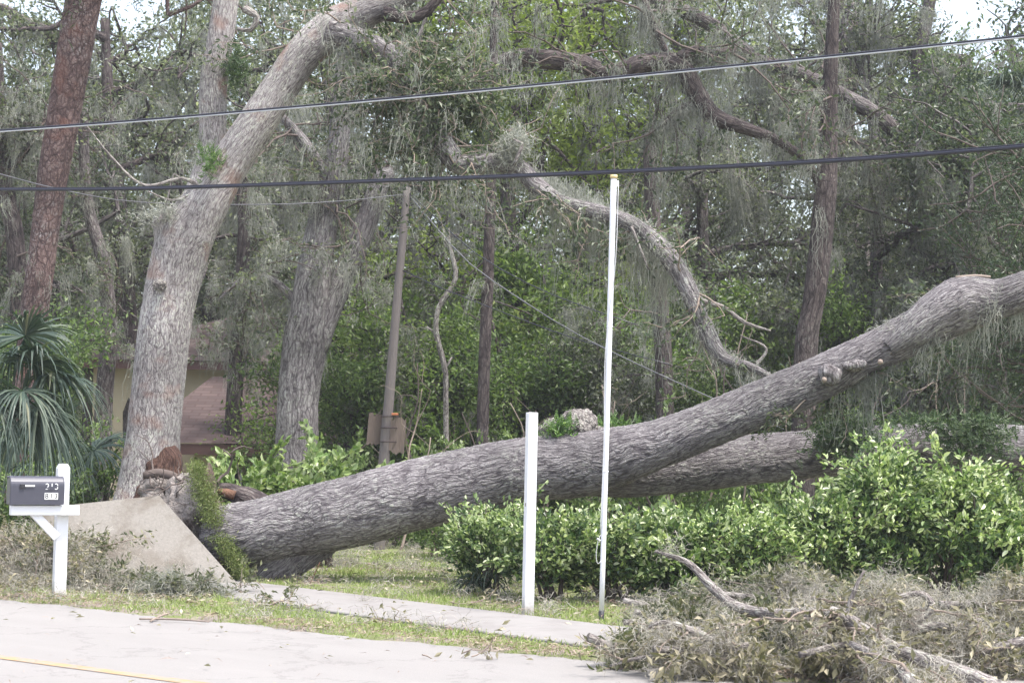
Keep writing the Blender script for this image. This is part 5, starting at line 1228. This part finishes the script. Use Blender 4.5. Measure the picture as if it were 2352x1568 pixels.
left = [(30, 1300, 19.6, 'wilted olive leaved branch at the left edge beside the mailbox', 'wilt_leaf', .62), (165, 1255, 19.9, 'tall olive branch right behind the mailbox post, against the slab', 'wilt_leaf', .48), (70, 1345, 19.1, 'low mossy branch on the grass left of the mailbox post', 'dead_leaf', .45), (235, 1348, 19.1, 'dark leaved branch lying at the foot of the tipped slab', 'wilt_leaf', .3),
        (350, 1368, 18.8, 'thin branch with a few upright twigs in front of the slab', 'wilt_leaf', .22), (400, 1385, 18.4, 'moss tangled branch at the right end of the brush, where the sidewalk begins', 'wilt_leaf', .24), (0, 1225, 20.0, 'dry branch leaning at the far left behind the mailbox arm', 'dead_leaf', .5)]
for k, (u, v, Y, lab, lm, LL) in enumerate(left):
    rg = np.random.default_rng(500 + k); c = P(u, v, Y); a = rg.uniform(-.5, .5); d = np.array([math.cos(a), math.sin(a), rg.uniform(-.2, .1)])
    q = .6 if k in (0, 2, 6) else .3; sp = [c - d * q, c - d * .2 + rg.normal(0, .04, 3), c + d * .2 + rg.normal(0, .04, 3), c + d * q]
    for p in sp: p[2] = max(p[2], float(ground_z(p[0], p[1])) + .06)
    brush('fallen_branch', lab, sp, [.02, .018, .014, .008], 520 + k, 22 if k not in (4,) else 12, lm, 24, 22, 46, 'twig', LL, .2, mossm='moss' if k == 5 else 'moss_dry', leafL=.06)

# ------------------------------------------------------------------ grass, straw and litter on the ground
rng = np.random.default_rng(700)
def scatter(n, u0, u1, v0, v1):
    u, v = rng.uniform(u0, u1, n), rng.uniform(v0, v1, n)
    d = _f[None] + ((u - CU) / F)[:, None] * _r[None] + ((CV - v) / F)[:, None] * _u[None]
    k = -EYE[2] / d[:, 2]
    for _ in range(8):
        p = EYE + d * k[:, None]; k = (ground_z(p[:, 0], p[:, 1]) - EYE[2]) / d[:, 2]
    p = EYE + d * k[:, None]; p[:, 2] = ground_z(p[:, 0], p[:, 1])
    return p[(k > 0) & (p[:, 1] < 40)]
def world_scatter(n, x0, x1, y0, y1):
    p = np.zeros((n, 3)); p[:, 0] = rng.uniform(x0, x1, n); p[:, 1] = rng.uniform(y0, y1, n)
    keep = np.abs(p[:, 0]) < p[:, 1] * .30 + .8; p = p[keep]; p[:, 2] = ground_z(p[:, 0], p[:, 1]); return p
def off_paving(p, m=0.0):
    t_, s_ = road_t(p[:, 0], p[:, 1]), walk_s(p[:, 0], p[:, 1])
    jit = .10 * (fbm(p[:, 0] * 3, p[:, 1] * 3, 0, 9) - .5) + .03 * rng.normal(0, 1, len(p))
    return (t_ > .08 + jit + m) & ((s_ > .02 + jit * .5) | (s_ < -SW - .02 + jit * .5) | ((p[:, 0] - SA[0]) * sd[0] + (p[:, 1] - SA[1]) * sd[1] < -.9))
p = np.vstack([world_scatter(150000, -7, 6, 11.5, 22), world_scatter(80000, -6, 6, 20, 31)])
p = p[off_paving(p)]
msk = fbm(p[:, 0] * 1.1, p[:, 1] * 1.1, 0, 41, 4); t_ = road_t(p[:, 0], p[:, 1]); s_ = walk_s(p[:, 0], p[:, 1])
edge = np.clip((t_ - .05) / .45, 0, 1)
dens = np.clip((msk - .30) * 4.2, .1, 1) * (.18 + .82 * edge) * np.where(s_ > 1.2, np.clip(1.25 - (s_ - 1.2) * .09, .35, 1), 1)
bare_band = np.exp(-((s_ - 2.3) / .55) ** 2); dens = dens * (1 - .75 * bare_band)
p = p[rng.uniform(0, 1, len(p)) < dens]
n = len(p); D = nrm(rng.normal(0, .42, (n, 3)) * np.array([1, 1, .2]) + np.array([.1, -.05, .8]))
leaves(g := Geo(), p - np.array([0, 0, .005]), D, nrm(rng.normal(0, 1, (n, 3)) * np.array([1, 1, .1])), rng.uniform(.025, .085, n) * (.6 + .8 * fbm(p[:, 0] * 2, p[:, 1] * 2, 0, 44)), .008, np.clip(rng.beta(2, 2.4, n) + .35 * (fbm(p[:, 0] * 1.7, p[:, 1] * 1.7, 0, 48) - .5) * 2, 0, 1))
tag(link('grass', g.mesh('grass', M['grass'])), 'short yellow green grass on the verge and lawn', 'grass', None, 'stuff')
# straw along the road edge and thatch among the grass
p = world_scatter(90000, -7, 6, 11.5, 22); t_ = road_t(p[:, 0], p[:, 1]); s_ = walk_s(p[:, 0], p[:, 1])
w = np.exp(-((t_ - .22) / .17) ** 2) * 2.6 * np.clip((fbm(p[:, 0] * 1.3, p[:, 1] * 1.3, 0, 51) - .28) * 3, 0, 1) + .34 * off_paving(p) * np.clip((fbm(p[:, 0] * 2.1, p[:, 1] * 2.1, 0, 53) - .45) * 5, 0, 1) + .004
p = p[rng.uniform(0, 1, len(p)) < w]; n = len(p)
a = rng.uniform(0, 6.28, n); D = np.stack([np.cos(a), np.sin(a), rng.normal(0.05, .15, n)], -1)
leaves(g := Geo(), p + np.array([0, 0, .03]) + rng.uniform(0, .025, n)[:, None] * np.array([0, 0, 1]), D, np.array([[0, 0, 1.0]]) + rng.normal(0, .3, (n, 3)), rng.uniform(.05, .14, n), .007, rng.uniform(0, 1, n))
tag(link('pine_straw', g.mesh('pine_straw', M['straw'])), 'brown pine straw and dry litter along the road edge', 'litter', None, 'stuff')
# fallen leaves, moss scraps
p = world_scatter(9000, -7, 6, 11.5, 30); t_ = road_t(p[:, 0], p[:, 1]); s_ = walk_s(p[:, 0], p[:, 1])
w = np.where(t_ < 0, .035 + .16 * np.exp(t_ / .6), np.where((s_ < 0) & (s_ > -SW), .09, .8)) * np.clip((fbm(p[:, 0] * 1.6, p[:, 1] * 1.6, 0, 61) - .25) * 3, .1, 1)
p = p[rng.uniform(0, 1, len(p)) < w]; n = len(p)
leaves(g := Geo(), p + np.array([0, 0, .052]), rng.normal(0, 1, (n, 3)) * np.array([1, 1, .15]), nrm(np.array([[0, 0, 1.0]]) + rng.normal(0, .35, (n, 3))), rng.uniform(.03, .08, n), .03, rng.uniform(0, 1, n))
tag(link('fallen_leaves', g.mesh('fallen_leaves', M['dead_leaf'])), 'loose dry leaves scattered over grass, sidewalk and road', 'leaves', None, 'stuff')
c = world_scatter(1200, -7, 6, 11.5, 32); t_ = road_t(c[:, 0], c[:, 1]); s_ = walk_s(c[:, 0], c[:, 1])
c = c[(t_ > .1) & ~((s_ < 0) & (s_ > -SW) & (rng.uniform(0, 1, len(c)) > .06)) & (rng.uniform(0, 1, len(c)) < np.clip((fbm(c[:, 0] * .9, c[:, 1] * .9, 0, 71) - .3) * 3, 0, 1) + .3 * np.exp(-((s_ - 2.3) / .7) ** 2))]
g = Geo(); tuft(g, rng, (c + np.array([0, 0, .03])), 46, .10, .004, 4)
tag(link('moss_scraps', g.mesh('moss_scraps', M['moss_dry'])), 'grey scraps of fallen moss on the lawn and verge', 'moss', None, 'stuff')
# clumps one can point at
for k, (u, v, lab, lm) in enumerate([(660, 1400, 'dark leafy sprig on the verge edge of the sidewalk, left of centre', 'wilt_leaf'), (560, 1362, 'small mossy sprig on the sidewalk beside the brush', 'wilt_leaf'), (1100, 1395, 'wilted sprig lying on the sidewalk far edge before the hedge', 'dead_leaf'), (1340, 1375, 'dry sprig at the foot of the hedge between post and flagpole', 'dead_leaf'), (1050, 1522, 'straw coloured sprig flat on the road surface', 'dead_leaf'), (930, 1442, 'small brown sprig on the sidewalk below the white post', 'dead_leaf')]):
    c = G(u, v); rg = np.random.default_rng(800 + k); t = thing('leafy_sprig', lab, 'sprig', c)
    br_, tw_2 = [], []
    for q in range(6 if k < 2 else 3): grow(rg, c + np.array([rg.normal(0, .12), rg.normal(0, .1), .055]), np.array([rg.normal(0, 1), rg.normal(0, 1), .25 if k < 2 else .04]), .22, .005, 0, 1, br_, tw_2, 2, .25)
    g = Geo(); bare(g, br_, 4, .1); part('twigs', g, M['twig'], t, True)
    g = Geo(); twig_leaves(g, rg, tw_2, 14 if k < 2 else 6, .06, .4, .03); part('leaves', g, M[lm], t)
for k, (u0, v0, u1, v1, lab) in enumerate([(345, 1650 * .871, 390, 1630 * .871, 'pale stick lying at the road edge below the brush'), (320, 1432, 480, 1440, 'brown curled bark strip on the road edge, beside the pale stick')]):
    a, b2 = G(u0, v0), G(u1, v1); t = thing('stick', lab, 'stick', a); g = Geo(); tube(g, [a + np.array([0, 0, .04]), (a + b2) / 2 + np.array([0, .02, .05]), b2 + np.array([0, 0, .045])], [.008, .01, .006], .04, 6, .2, 8, k); part('stem', g, M['twig'], t, True)
a = P(715, 1335, 19.9); a = G(712, 1340); t = thing('stick', 'thin reddish stick leaning on the dark root of the fallen oak', 'stick', a); g = Geo(); tube(g, [a, P(735, 1290, a[1] - .02)], [.007, .005], .05, 5); part('stem', g, M['wood_torn'], t, True)
